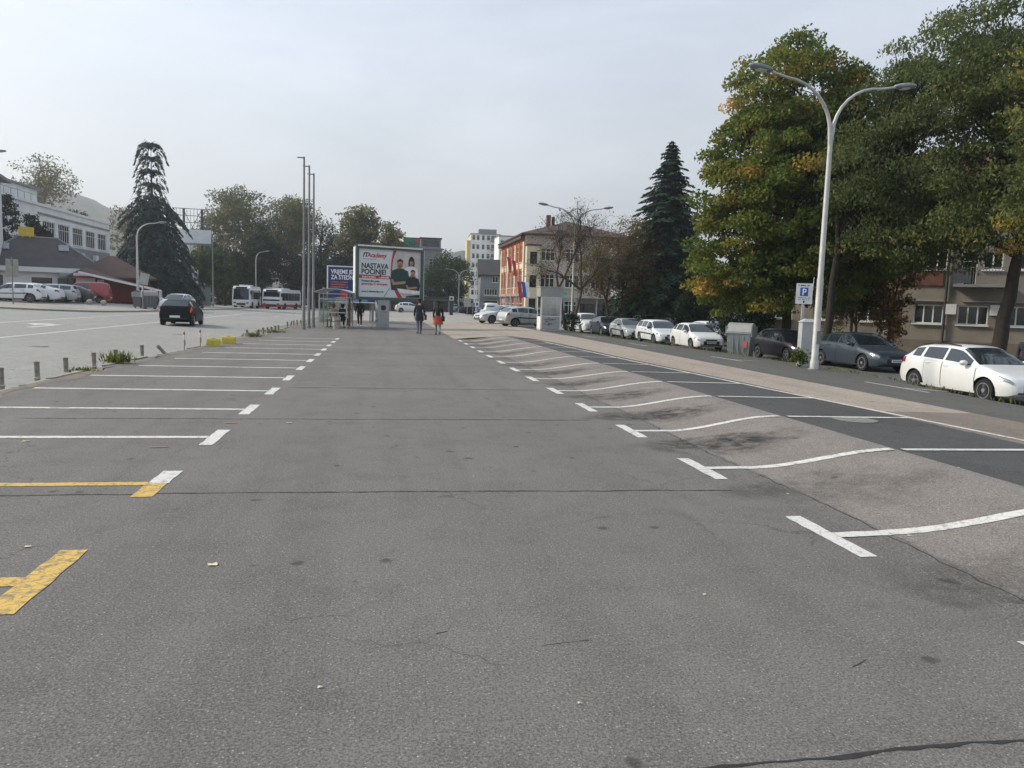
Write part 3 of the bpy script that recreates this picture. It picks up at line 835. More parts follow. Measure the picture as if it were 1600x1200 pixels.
broadleaf('bare_tree', 'almost leafless tree with forked dark limbs behind the glass kiosk', 'tree', gpt(890, 505, 53), 3.0, .14,
          [(-1.0, 0, 6.4, 2.0, 1.6, 2.0), (1.2, 0, 6.6, 2.1, 1.7, 2.2), (.2, 0, 8.2, 1.7, 1.5, 1.1), (-2.2, 0, 4.2, 1.2, 1.2, 1.0), (2.4, 0, 4.8, 1.4, 1.2, 1.2)], 210, 10, .5, .13, 'bare_leaf', 'bark_brown', 35, shell=.15, nbranch=210, stems=2, twigs=7)
broadleaf('street_tree', 'round dark green tree right of the big billboard', 'tree', gpt(700, 490, 140), 2.2, .2,
          [(0, 0, 4.4, 3.0, 2.6, 2.9), (-1.4, 0, 3.6, 1.8, 2, 2.4), (1.6, 0, 4.6, 1.7, 2, 2.2), (.2, 0, 6.4, 1.6, 1.6, 1.4), (0, 0, 2.2, 2.6, 2.2, 1.6)], 260, 40, .7, .26, 'green_leaf', 'bark_dark', 36, shell=.6, nbranch=20).scale = (1.4, 1.4, 1.4)

# --- left: cedar, planes, the belt of trees behind the bus stop
conifer('cedar_tree', 'tall dark cedar with drooping branch tips beside the restaurant', gpt(240, 470, 84), 17.4, 5.0, 1.0, 34, 14, 'cedar_leaf', 'bark_dark', 41, droop=.62, needle=.5, dens=2.2, irregular=.42, hang=1.0, thin_top=.62,
        profile=lambda f: 1.0 - .8 * f if f < .5 else (1 - f) * 1.2 if f < .66 else .33 - .15 * (f - .66))
def plane(px, top, D, wpx, label, seed, lm='plane_leaf', ncl=200, nlf=30, bottom=470, leaf=.42, shell=.3, name='plane_tree', group=None, bm='bark_grey'):
    b = gpt(px, 475, D); ztop = at(px, top, D).z - b.z; w = wpx / FPX * D / 2
    zl = max(1.5, at(px, bottom, D).z - b.z); hm = ztop - zl
    rr = random.Random(seed); lobes = [(0, 0, zl + hm * .5, w * .75, w * .7, hm * .42)]
    for k in range(5):
        a = rr.uniform(0, 6.28); lobes.append((math.cos(a) * w * .5, math.sin(a) * w * .5, zl + hm * rr.uniform(.3, .72), w * .5, w * .5, hm * .28))
    lobes.append((rr.uniform(-.2, .2) * w, 0, ztop - hm * .2, w * .42, w * .42, hm * .2))
    return broadleaf(name, label, 'tree', b, max(2.0, zl + hm * .2), .25 + .01 * ztop, lobes, ncl, nlf, max(.9, w * .2), leaf, lm, bm, seed, shell=shell, nbranch=90, twigs=1, group=group)
plane(68, 240, 125, 118, 'sparse plane tree rising behind the white two storey building', 51, ncl=190, nlf=15, bottom=345, shell=.35, leaf=.38)
plane(205, 310, 130, 95, 'pale autumn tree half hidden behind the cedar', 52, ncl=90, nlf=24, bottom=420)
plane(388, 288, 140, 130, 'tallest plane tree of the belt behind the minibus', 53, ncl=300, nlf=42, bottom=430)
plane(340, 320, 142, 80, 'loose plane tree right of the empty billboard frame', 54, ncl=180, nlf=32, bottom=450)
plane(455, 305, 138, 110, 'plane tree with dense olive crown behind the flag poles', 55, ncl=290, nlf=46, bottom=430)
plane(408, 362, 117, 95, 'dark green tree behind the city bus', 56, 'dusk_leaf', 300, 50, 470, .38, .5, 'dark_tree', bm='bark_dark')
plane(500, 335, 132, 90, 'dark sparse tree between the flag poles and the billboards', 57, 'dusk_leaf', 150, 22, 430, .34, .3, 'dark_tree', bm='bark_dark')
plane(558, 322, 122, 80, 'tree with open crown above the big billboard', 58, 'plane_leaf', 190, 36, 420)
plane(605, 345, 128, 70, 'lower tree above the right half of the big billboard', 59, 'plane_leaf', 190, 36, 440)
plane(485, 395, 119, 110, 'dark low tree behind the bus shelter', 60, 'dusk_leaf', 300, 50, 478, .36, .5, 'dark_tree', bm='bark_dark')
plane(545, 385, 119, 90, 'dark tree filling the gap behind the blue billboard', 61, 'dusk_leaf', 270, 50, 478, .36, .5, 'dark_tree', bm='bark_dark')
plane(325, 385, 110, 80, 'bushy olive tree behind the grey roadside cabin', 62, 'green_leaf', 210, 44, 472, .34, .4, 'bushy_tree', bm='bark_dark')
plane(352, 410, 115, 60, 'brownish tree left of the minibus', 63, 'brown_leaf', 180, 44, 474, .3, .4, 'bushy_tree', bm='bark_dark')
plane(620, 375, 135, 60, 'green tree right behind the billboard frame', 64, 'green_leaf', 110, 34, 460, .34, .4, 'bushy_tree', bm='bark_dark')
plane(125, 330, 140, 70, 'dark tree at the end of the white building roof', 65, 'dusk_leaf', 110, 30, 400, .4, .4, 'bushy_tree', bm='bark_dark')
# clipped conifers on the roof terrace side of the white building
for px, top, D, w, lb, sd in ((14, 303, 78, 1.35, 'tall clipped cypress beside the white building', 71), (54, 330, 80, 1.15, 'shorter pointed cypress above the restaurant roof', 72), (70, 350, 80, .9, 'small cypress right beside the pointed one', 73)):
    b = gpt(px, 460, D); h = at(px, top, D).z - b.z
    broadleaf('cypress_tree', lb, 'tree', b, 1.0, .15, [(0, 0, h * .5, w, w, h * .48), (0, 0, h * .75, w * .6, w * .6, h * .25), (0, 0, h * .3, w * 1.1, w * 1.1, h * .28)], 190, 40, .42, .24, 'yew_leaf', 'bark_dark', sd, shell=.75, nbranch=6)

# dark hedges closing the view under the belt of trees
for px, D, w, h, lb, sd in ((345, 128, 8, 2.6, 'long dark hedge behind the minibus', 74), (430, 132, 10, 3.4, 'tall dark hedge behind the city bus', 75), (520, 130, 9, 3.0, 'dark hedge behind the bus shelter', 76), (262, 104, 6, 1.6, 'low dark hedge beneath the cedar', 77), (200, 92, 4, 1.7, 'dark hedge in the shade behind the pergola', 78), (735, 145, 7, 2.2, 'dark hedge under the round green tree', 79)):
    b = gpt(px, 476, D)
    broadleaf('hedge', lb, 'hedge', b, .6, .1, [(x, rnd.uniform(-.3, .3), h * .45, 1.4, 1.0, h * .52) for x in steps(-w / 2, w / 2, 1.6)], int(w * 30), 30, .5, .26, 'dusk_leaf', 'bark_dark', sd, shell=.6, nbranch=10)

# ---------------------------------------------------------------- vehicles
def car_paint(name, col, metal=0.0, rough=.32):
    return mat(name, col, rough=rough, metal=metal, vary=.05, scale=1.5, coat=.5, dirt=None)
car_paint('paint_white', '#d2d3d1'); car_paint('paint_white_b', '#d3d7d8'); car_paint('paint_silver', '#a9adab', .35, .35); car_paint('paint_lightgrey', '#bcc0bd', .3, .35)
car_paint('paint_slate', '#39444d', .35, .35); car_paint('paint_navy', '#1b2230', .2); mat('paint_black', '#0b0d11', rough=.4, vary=.05, spec=.12, coat=0); car_paint('paint_green', '#2c3a36', .2)
car_paint('paint_red', '#8e2226'); car_paint('paint_blue', '#2c3a52', .2); car_paint('paint_aubergine', '#23212b', .2)
glass('car_glass', '#20282c', spec=1.0); mat('tyre_rubber', '#18181a', rough=.85, vary=.2, scale=9); mat('alloy', '#a9abad', rough=.35, metal=.7, vary=.1)
mat('black_plastic', '#17181a', rough=.6, vary=.2); mat('wheel_dark', '#0c0c0d', rough=.8)
mat('lamp_clear', '#757d82', rough=.25, metal=.1, coat=.5, vary=.3, scale=14); mat('lamp_red', '#8a1616', rough=.2, coat=1, vary=.2, scale=12); mat('lamp_red_lit', '#b02018', rough=.2, emit=('#ff3020', .35)); mat('lamp_white_lit', '#e8e4dc', rough=.2, coat=1)
mat('plate_white', '#d0d3d2', rough=.4); mat('plate_ink', '#2a2c33', rough=.5); mat('chrome', '#c9cbcc', rough=.2, metal=.9)

CARS = {
 # top outline (fraction from the nose, height), belt line, windscreen base / roof start / roof end / rear glass base
 'hatch': dict(L=4.1, W=1.76, H=1.43, wb=2.55, fo=.82, r=.31, top=[(0, .46), (.012, .60), (.04, .70), (.10, .80), (.2, .89), (.275, .95), (.43, 1.36), (.50, 1.42), (.60, 1.435), (.75, 1.41), (.87, 1.33), (.965, .98), (.985, .86), (1, .60)], belt=[(0, .6), (.28, .88), (.6, .94), (.9, 1.0), (1, 1.0)], k=(.265, .455, .86, .955), pil=(.36, .555, .575, .76, .785, .87)),
 'wagon': dict(L=4.5, W=1.76, H=1.48, wb=2.6, fo=.86, r=.31, top=[(0, .46), (.012, .60), (.04, .70), (.10, .80), (.2, .88), (.26, .94), (.40, 1.38), (.46, 1.45), (.58, 1.48), (.8, 1.46), (.92, 1.40), (.975, 1.02), (.988, .86), (1, .60)], belt=[(0, .6), (.27, .89), (.6, .94), (.9, .98), (1, .98)], k=(.25, .42, .915, .97), pil=(.34, .52, .54, .71, .73, .9)),
 'liftback': dict(L=4.65, W=1.81, H=1.46, wb=2.68, fo=.88, r=.32, top=[(0, .48), (.012, .62), (.04, .72), (.10, .82), (.2, .91), (.27, .97), (.41, 1.38), (.48, 1.45), (.56, 1.46), (.68, 1.42), (.78, 1.33), (.92, 1.09), (.975, 1.04), (.988, .9), (1, .62)], belt=[(0, .62), (.28, .92), (.6, .98), (.85, 1.02), (1, 1.0)], k=(.255, .435, .72, .91), pil=(.35, .53, .55, .70, .715, .79)),
 'suv': dict(L=4.4, W=1.84, H=1.62, wb=2.62, fo=.86, r=.34, top=[(0, .55), (.012, .72), (.04, .86), (.10, .95), (.2, 1.02), (.27, 1.07), (.40, 1.52), (.47, 1.60), (.6, 1.62), (.8, 1.59), (.9, 1.50), (.97, 1.12), (.985, .95), (1, .68)], belt=[(0, .7), (.28, 1.0), (.6, 1.05), (.9, 1.1), (1, 1.1)], k=(.255, .42, .89, .965), pil=(.345, .53, .55, .73, .75, .88)),
 'van': dict(L=4.3, W=1.8, H=1.82, wb=2.7, fo=.8, r=.31, top=[(0, .5), (.012, .66), (.04, .84), (.10, .96), (.18, 1.06), (.22, 1.1), (.34, 1.62), (.40, 1.76), (.5, 1.82), (.8, 1.82), (.95, 1.78), (.985, 1.3), (.995, 1.0), (1, .62)], belt=[(0, .7), (.25, 1.02), (1, 1.05)], k=(.21, .37, .955, .985), pil=(.27, .43, .45, .62, .64, .78)),
}

def make_car(label, kind, paintm, loc, rz, group=None, scale=(1, 1, 1), detail=1, rear_lit=False, name='parked_car', cat='car', plain_side=False, rails=False, rimdark=False, trim=False):
    K = CARS[kind]; L_, W_, H_ = K['L'], K['W'], K['H']
    t = thing(name, label, cat, loc, rz, group); t.scale = scale
    topt = K['top']; beltt = K['belt']; k0, k1, k2, k3 = K['k']
    def top(s): return (interp(s - .012, topt) + 2 * interp(s, topt) + interp(s + .012, topt)) / 4
    def half(s): return W_ / 2 * interp(s, [(0, .70), (.02, .82), (.06, .92), (.14, .98), (.24, 1), (.82, 1), (.93, .965), (.975, .93), (1, .86)])
    def bot(s): return interp(s, [(0, .30), (.04, .22), (.1, .19), (.9, .19), (.96, .25), (1, .36)])
    def wt(s): return interp(s, [(0, .86), (k0, .86), (k1, .70), (k2, .70), (k3, .80), (1, .84)])
    def sec(s):
        zt, zb, w = top(s), bot(s), half(s); bl = min(interp(s, beltt), zt - .035); hgt = bl - zb
        wtt = w * wt(s); x = L_ / 2 - s * L_
        return [(x, y_, z_) for y_, z_ in ((0, zb), (w * .82, zb), (w * .95, zb + .05 * hgt), (w * .985, zb + .25 * hgt), (w, zb + .58 * hgt), (w * .985, zb + .86 * hgt), (w * .95, bl), (wtt, lerp(bl, zt, .86)), (wtt * .82, lerp(bl, zt, .97)), (0, zt))]
    def surf(s, v, sd=1):
        p = sec(s); i = min(int(v), 8); f = v - i
        a, b = Vector(p[i]), Vector(p[i + 1]); q = a.lerp(b, f); return Vector((q.x, q.y * sd, q.z))
    def onsurf(s, v, sd, off):
        e = .004
        p = surf(s, v, sd); du = surf(min(1, s + e), v, sd) - surf(max(0, s - e), v, sd); dv = surf(s, min(9, v + .05), sd) - surf(s, max(0, v - .05), sd)
        n = du.cross(dv)
        if n.length < 1e-9: n = Vector((0, sd, 0))
        n.normalize()
        if n.dot(p - Vector((p.x * .7, 0, .5))) < 0: n = -n
        return p + n * off
    def patch(nm, ss, vs, sd, mt, off=.006, parent=t, both=False, smooth_=35):
        mb = MB()
        cols = [(v, sd) for v in vs] if not both else [(v, 1) for v in vs] + [(v, -1) for v in reversed(vs[:-1])]
        for s in ss:
            for v, d_ in cols: mb.v.append(tuple(onsurf(s, v, d_, off)))
        n = len(cols)
        mb.f = [(j * n + i, j * n + i + 1, (j + 1) * n + i + 1, (j + 1) * n + i) for j in range(len(ss) - 1) for i in range(n - 1)]
        return mb.build(nm, mt, parent, smooth=smooth_, fix=False)
    # body shell
    SS = sorted(set([0, .006, .014, .025, .04, .06, .09, .13, .17, .21, .25, .28, .31, .35, .39, .42, .45, .48, .53, .58, .64, .7, .75, .8, .84, .87, .9, .925, .945, .96, .972, .982, .99, 1.0]))
    mb = MB(); N = 18
    for s in SS:
        p = sec(s); ring = p + [(q[0], -q[1], q[2]) for q in p[8:0:-1]]
        mb.v += ring
    mb.f = [(j * N + i, j * N + (i + 1) % N, (j + 1) * N + (i + 1) % N, (j + 1) * N + i) for j in range(len(SS) - 1) for i in range(N)]
    mb.f += [tuple(range(N)), tuple(range((len(SS) - 1) * N + N - 1, (len(SS) - 1) * N - 1, -1))]
    me = mb.mesh('body'); me.materials.append(paintm); me.materials.append(MATS['wheel_dark'])
    xf = L_ / 2 - K['fo']; xr = xf - K['wb']; R = K['r']
    # wheel wells cut out of the shell
    cut = MB()
    for x in (xf, xr):
        for sd in (1, -1):
            M = Matrix.Translation((x, sd * (W_ / 2 - .04), R)) @ Matrix.Rotation(PI / 2, 4, 'X')
            cut.lathe([(R + .055, -.24), (R + .055, .24)], 20, M=M)
    cme = cut.mesh('cut'); cme.materials.append(MATS['wheel_dark'])
    bo = bpy.data.objects.new('body', me); co = bpy.data.objects.new('cut', cme)
    md = bo.modifiers.new('b', 'BOOLEAN'); md.operation = 'DIFFERENCE'; md.object = co; md.solver = 'EXACT'
    try: md.material_mode = 'TRANSFER'
    except Exception: pass
    nm_ = baked(bo, co)
    if len(nm_.polygons) < 50: nm_ = me
    link_mesh('body', nm_, None, t, smooth=38)
    G = MATS['car_glass']; B = MATS['black_plastic']
    patch('windscreen', [lerp(k0 + .012, k1 - .012, i / 5) for i in range(6)], [7.1, 7.6, 8, 8.5, 9], 1, G, both=True)
    patch('rear_window', [lerp(k2 + .012, k3 - .008, i / 4) for i in range(5)], [7.15, 7.6, 8, 8.5, 9], 1, G, both=True)
    a, b, c_, d_, e, f = K['pil']
    for sd in (1, -1):
        for (u0, u1) in ((a - .03, b), (c_, d_)) + (((e, f),) if not plain_side else ()):
            n = 6; patch('side_window', [lerp(u0, u1, i / n) for i in range(n + 1)], [6.14, 6.5, 6.9], sd, G, .005)
        if detail:
            sm = (L_ / 2 - (xr + R + .075)) / L_
            for (u0, u1) in ((.275, min(sm, b + .006)), (b + .012, min(sm, d_ + .03))):
                if u1 - u0 < .05: continue
                sl = patch('door_gap', [lerp(u0 - .0035, u1 + .0035, i / 5) for i in range(6)], [2.2, 3, 4, 5, 5.985], sd, B, .0055)
                dr = patch('door', [lerp(u0, u1, i / 5) for i in range(6)], [2.3, 3, 4, 5, 5.95], sd, paintm, .010)
                h0 = surf(u1 - .03, 5.2, sd); mb = MB(); mb.cbox((h0.x, h0.y + sd * .012, h0.z), (.17, .03, .028)); mb.build('handle', paintm if not trim else B, dr)
        # lamps
        patch('headlight', [.018, .04, .07, .105], [5.0, 5.4, 5.8, 6.0, 6.15], sd, MATS['lamp_clear'], .016)
        patch('tail_light', [.925, .95, .97, .985], [4.7, 5.3, 5.9] if kind != 'van' else [4.2, 5, 5.9], sd, MATS['lamp_red_lit' if rear_lit else 'lamp_red'], .007)
        if trim: patch('trim_strip', [lerp(.24, .8, i / 8) for i in range(9)], [3.9, 4.25], sd, B, .012)
        if detail:
            patch('sill', [lerp(.26, .76, i / 6) for i in range(7)], [1.2, 2.0, 2.35], sd, B if kind == 'suv' or trim else paintm, .008)
            m0 = surf(k0 + .085, 6.1, sd); mb = MB()
            M = Matrix.Translation((m0.x - .02, m0.y + sd * .12, m0.z + .06)) @ Matrix.Diagonal((.1, .115, .075, 1))
            mb.lathe([(.15, -.98), (.7, -.7), (1, 0), (.75, .7), (.15, .98)], 10, M=M)
            mb.build('mirror', paintm if not trim else B, t, smooth=60)
    # nose and tail
    xn = L_ / 2
    mb = MB(); mb.box(xn - .05, xn + .012, -.44, .44, .35, .52); mb.build('grille', B, t)
    mb = MB(); mb.box(xn - .06, xn + .008, -.6, .6, .305, .345); mb.build('bumper_intake', B, t)
    gz = top(.02)
    mb = MB(); mb.cbox((xn - .045, 0, gz - .035), (.06, .62, .07)); mb.build('upper_grille', B, t)
    mb = MB(); mb.box(xn, xn + .022, -.26, .26, .40, .505); pl = mb.build('number_plate', MATS['plate_white'], t)
    mb = MB()
    for q in range(7): mb.box(xn + .022, xn + .025, -.2 + q * .06, -.165 + q * .06, .43, .475)
    mb.build('plate_text', MATS['plate_ink'], pl)
    tz = .70 if kind in ('hatch', 'wagon', 'van') else .8
    sp_ = min(1.0, max(q for q, z_ in topt if z_ > tz)); xt = -L_ / 2
    mb = MB(); mb.box(xt - .02, xt + .06, -.26, .26, .44, .55); pl = mb.build('number_plate', MATS['plate_white'], t)
    mb = MB(); mb.box(xt - .012, xt + .1, -.62, .62, .36, .42); mb.build('rear_bumper_trim', B, t)
    if rails:
        for sd in (1, -1):
            mb = MB(); mb.tube([surf(s, 7.3, sd) + Vector((0, 0, .05)) for s in (k1 + .03, .6, .75, k2 - .03)], .018, 5); mb.build('roof_rail', B, t)
    # wheels
    tw = MESH.get(('tyre', R))
    if tw is None:
        mb = MB(); mb.lathe([(R * .62, -.10), (R * .93, -.105), (R, -.06), (R, .06), (R * .93, .105), (R * .62, .10)], 22, M=Matrix.Rotation(PI / 2, 4, 'X')); tw = mb.mesh('wheel'); tw.materials.append(MATS['tyre_rubber'])
        tw.polygons.foreach_set('use_smooth', [True] * len(tw.polygons)); tw.set_sharp_from_angle(angle=rad(40)); MESH[('tyre', R)] = tw
        mb = MB(); mb.lathe([(R * .62, -.02), (R * .66, .108), (R * .60, .108), (R * .56, .05), (.02, .05)], 22, M=Matrix.Rotation(-PI / 2, 4, 'X'))
        for q in range(5):
            M = Matrix.Rotation(2 * PI * q / 5, 4, 'Y')
            mb.box(-.035, .035, .055, .1, .03, R * .62, M)
        mb.lathe([(.06, .05), (.055, .108), (.01, .11)], 10, M=Matrix.Rotation(-PI / 2, 4, 'X'))
        rm = mb.mesh('rim'); rm.materials.append(MATS['alloy']); MESH[('rim', R)] = rm
        mb = MB(); mb.lathe([(R * .58, .045), (R * .58, .056), (.02, .056)], 20, M=Matrix.Rotation(-PI / 2, 4, 'X')); hb = mb.mesh('brake_disc'); hb.materials.append(MATS['wheel_dark']); MESH[('hub', R)] = hb
    for x in (xf, xr):
        for sd in (1, -1):
            w = link_mesh('wheel', tw, None, t); w.location = (x, sd * (W_ / 2 - .125), R)
            if sd < 0: w.rotation_euler = (0, 0, PI)
            link_mesh('rim', MESH[('rim', R)], None, w); link_mesh('brake_disc', MESH[('hub', R)], None, w)
    return t
MESH = {}
def zcar(x, y): return (x, y, zg(x, y) + .004)
TOCAM = -PI / 2
RG = 'cars parked in line on the lower car park at the right'
make_car('white three door hatchback nearest on the right, with alloy wheels', 'hatch', MATS['paint_white'], zcar(16.1, 18.4), TOCAM + .02, RG, rails=True)
make_car('dark slate grey saloon parked behind the white hatchback and the lamp post', 'liftback', MATS['paint_slate'], zcar(19.1, 28.1), TOCAM + .03, RG)
make_car('small black hatchback next to the grey waste bin', 'hatch', MATS['paint_aubergine'], zcar(18.3, 32.2), TOCAM + .05, RG, scale=(.92, .94, .99))
make_car('white hatchback just left of the grey waste bin', 'hatch', MATS['paint_white'], zcar(17.0, 39.5), TOCAM, RG, scale=(.97, .99, 1.01))
make_car('pale silver estate with dark side strip behind the white hatchback', 'wagon', MATS['paint_white_b'], zcar(16.95, 45.2), TOCAM, RG, trim=True)
make_car('silver hatchback between the pale estate and the navy saloon', 'hatch', MATS['paint_lightgrey'], zcar(16.9, 51.0), TOCAM, RG, trim=True)
make_car('dark navy saloon between the silver hatchback and the white crossover', 'liftback', MATS['paint_navy'], zcar(17.0, 56.6), TOCAM, RG)
make_car('white crossover farthest in the right hand row, beside the hedge', 'suv', MATS['paint_white'], zcar(16.7, 61.4), TOCAM, RG, detail=1)
RG2 = 'cars in the second row behind the right hand cars'
make_car('white car whose roof shows behind the white hatchback', 'hatch', MATS['paint_white_b'], (20.6, 45.5, -.45), TOCAM + .1, RG2, detail=0)
make_car('dark car whose roof shows behind the pale estate', 'suv', MATS['paint_black'], (20.9, 51.5, -.45), TOCAM, RG2, detail=0)
make_car('pale car whose roof shows behind the silver hatchback', 'suv', MATS['paint_white_b'], (20.5, 57.5, -.45), TOCAM, RG2, detail=0)
CG = 'cars parked near the kiosk'
p = gpt(823, 505, 54); make_car('silver hatchback seen from the side left of the kiosk', 'hatch', MATS['paint_silver'], p, .28, CG, trim=True)
p = gpt(786, 500, 60); make_car('light silver car pointing left behind the silver hatchback', 'liftback', MATS['paint_lightgrey'], p, PI + .35, CG)
p = gpt(765, 496, 72); make_car('white boxy car beyond the light silver car', 'van', MATS['paint_white'], p, PI / 2, CG, detail=0, scale=(.9, .92, .9))
p = gpt(838, 498, 68); make_car('white car roof showing beyond the silver hatchback', 'wagon', MATS['paint_white'], p, .2, CG, detail=0)
for px, D, k, m_, a, lb in ((709, 135, 'hatch', 'paint_lightgrey', .4, 'small pale car beside the parking totem under the green tree'), (733, 130, 'suv', 'paint_navy', .2, 'dark car under the green tree by the notice board'), (757, 100, 'hatch', 'paint_blue', 1.2, 'dark blue car beside the grey house'), (640, 108, 'hatch', 'paint_white_b', .1, 'white car in the shade of the canopy under the billboard')):
    p = gpt(px, 490, D, .02); make_car(lb, k, MATS[m_], p, a, 'far cars beyond the walkers', detail=0)
LGp = 'cars parked side by side in front of the restaurant'
for x, y, k, m_, lb, tr in ((-27.15, 62.2, 'hatch', 'paint_white_b', 'white three door hatchback at the left edge in front of the restaurant', True), (-27.2, 64.9, 'liftback', 'paint_white_b', 'white saloon next to the white hatchback by the restaurant', False),
                        (-26.8, 67.3, 'wagon', 'paint_silver', 'silver estate between the white saloon and the dark green saloon', False), (-26.5, 69.7, 'liftback', 'paint_green', 'dark green saloon beside the red van', False), (-26.0, 72.6, 'van', 'paint_red', 'red van parked by the red wall of the restaurant', False)):
    make_car(lb, k, MATS[m_], (x, y, zg(x, y) + .104), PI + rad(8), LGp, detail=1, trim=tr, name='parked_van' if k == 'van' else 'parked_car', cat='van' if k == 'van' else 'car', plain_side=(k == 'van'))
p = gpt(203, 470, 78, .104); make_car('grey car in the shade under the white pergola', 'hatch', MATS['paint_silver'], p, rad(200), detail=0)
p = gpt(277, 478, 62); make_car('white car coming towards the camera behind the dark hatchback', 'hatch', MATS['paint_white_b'], p, TOCAM - .12, name='moving_car')
make_car('dark hatchback driving away on the road with red tail lights', 'hatch', MATS['paint_black'], zcar(-10.45, 42.6), PI / 2 + .05, rear_lit=True, name='moving_car', trim=True, scale=(.93, .93, .96))

# buses
mat('bus_white', '#d8d9da', rough=.4, coat=.4, vary=.06); mat('bus_red', '#a8242c', rough=.4, coat=.4); glass('bus_glass', '#141c22')
def make_bus(label, loc, rz, L_, W_, H_, red, cat):
    t = thing('minibus' if L_ < 8 else 'city_bus', label, cat, loc, rz)
    prof = [(L_ / 2, .35), (L_ / 2 + .03, .9), (L_ / 2 - .05, 1.4), (L_ / 2 - .32, H_ - .25), (L_ / 2 - .6, H_ - .03), (L_ / 2 - 1, H_), (-L_ / 2 + .4, H_), (-L_ / 2 + .05, H_ - .2), (-L_ / 2, .9), (-L_ / 2, .35)]
    mb = MB(); mb.prism(prof, 'y', -W_ / 2 + .06, W_ / 2 - .06); mb.prism([(x * .995, .38 + (z - .38) * .96) for x, z in prof], 'y', -W_ / 2, W_ / 2)
    mb.build('body', MATS['bus_white'], t)
    if red:
        mb = MB(); mb.box(-L_ / 2 - .01, L_ / 2 + .045, -W_ / 2 - .012, W_ / 2 + .012, .34, .66); mb.build('red_skirt', MATS['bus_red'], t)
    def fr(z): return interp(z, [(.9, L_ / 2 + .03), (1.4, L_ / 2 - .05), (H_ - .25, L_ / 2 - .32)])
    z0, z1 = 1.12, H_ - .38
    mb = MB(); w2 = W_ / 2 - .13; mb.add([(fr(z0) + .015, -w2, z0), (fr(z0) + .015, w2, z0), (fr(z1) + .015, w2 - .05, z1), (fr(z1) + .015, -w2 + .05, z1), (fr(z0) - .1, -w2, z0), (fr(z0) - .1, w2, z0), (fr(z1) - .1, w2 - .05, z1), (fr(z1) - .1, -w2 + .05, z1)], [(0, 1, 2, 3), (4, 7, 6, 5), (0, 4, 5, 1), (1, 5, 6, 2), (2, 6, 7, 3), (3, 7, 4, 0)])
    mb.build('windscreen', MATS['bus_glass'], t)
    mb = MB(); mb.box(L_ / 2 - .6, L_ / 2 - .2, -W_ * .3, W_ * .3, H_ - .34, H_ - .1); mb.build('destination_sign', MATS['black_plastic'], t)
    n = max(3, int(L_ / 1.5))
    for sd in (-1, 1):
        for i in range(n):
            x1 = L_ / 2 - .75 - i * (L_ - 1.3) / n; x0 = x1 - (L_ - 1.3) / n + .09
            mb = MB(); y = sd * W_ / 2; mb.box(x0, x1, min(y, y + sd * .015), max(y, y + sd * .015), 1.2, H_ - .5); mb.build('side_window', MATS['bus_glass'], t)
        mb = MB(); mb.cbox((L_ / 2 - .05, sd * W_ * .36, .72), (.16, .34, .2)); mb.build('headlight', MATS['lamp_clear'], t)
        mb = MB(); mb.tube([(L_ / 2 - .2, sd * W_ / 2, H_ - .5), (L_ / 2 + .15, sd * (W_ / 2 + .18), H_ - .55)], .02, 5); mb.cbox((L_ / 2 + .15, sd * (W_ / 2 + .18), H_ - .8), (.08, .2, .45)); mb.build('mirror', MATS['black_plastic'], t)
        for x in (L_ / 2 - L_ * .2, -L_ / 2 + L_ * .25):
            mb = MB(); mb.lathe([(.2, -.14), (.44, -.15), (.46, 0), (.44, .15), (.2, .15)], 18, M=Matrix.Translation((x, sd * (W_ / 2 - .1), .44)) @ Matrix.Rotation(PI / 2, 4, 'X')); w = mb.build('wheel', MATS['tyre_rubber'], t)
    mb = MB(); mb.box(L_ / 2 - .1, L_ / 2 + .05, -W_ * .25, W_ * .25, .45, .68); mb.build('grille', MATS['black_plastic'], t)
    mb = MB(); mb.box(-L_ * .1, L_ * .2, -W_ * .3, W_ * .3, H_ - .01, H_ + .17); mb.build('roof_unit', MATS['bus_white'], t)
p = gpt(386, 482, 100); make_bus('white minibus facing the camera on the road', p, TOCAM - rad(3), 6.6, 2.2, 2.85, False, 'minibus')
p = gpt(441, 482, 106); make_bus('white city bus with a red lower band', p, TOCAM - rad(10), 9.5, 2.5, 2.7, True, 'bus')

# ---------------------------------------------------------------- buildings
mat('plaster_white', '#e2e2e0', rough=.9, vary=.07, scale=.6, dirt='#c4c5c4', dscale=.25)
mat('plaster_cream', '#cfc4ab', rough=.9, vary=.08, scale=.6, dirt='#9c8c72', dscale=.3)
mat('plaster_beige', '#8a8276', rough=.95, vary=.12, scale=.8, dirt='#5e564d', dscale=.5, bump=.2, bscale=20)
mat('plaster_grey', '#84868a', rough=.9, vary=.1, scale=.6, dirt='#66686c', dscale=.3)
mat('plaster_pink', '#b3a79d', rough=.9, vary=.1, scale=.6, dirt='#857873', dscale=.3)
mat('plaster_orange', '#a8643f', rough=.85, vary=.08, scale=.6)
mat('plaster_red', '#7a2a28', rough=.85, vary=.1, scale=1)
mat('plaster_yellow', '#cfc08a', rough=.9, vary=.06)
mat('brick_red', '#6a463a', rough=.9, vary=.25, scale=3)
mat('concrete', '#8c8a86', rough=.9, vary=.15, scale=1.2, bump=.2)
mat('plinth', '#6f675c', rough=.95, vary=.2, scale=1.5)
mat('roof_grey', '#4d4a4c', rough=.9, vary=.15, scale=1.5)
mat('roof_brown', '#4c3b37', rough=.9, vary=.2, scale=1.2)
mat('roof_red', '#5c3a33', rough=.9, vary=.2, scale=1.2)
mat('roof_dark', '#3d3a3b', rough=.9, vary=.2, scale=1)
mat('frame_white', '#dadbd8', rough=.5, vary=.05); mat('frame_dark', '#2c2d30', rough=.5); mat('steel_grey', '#7d8184', rough=.45, metal=.4, vary=.12, scale=5)
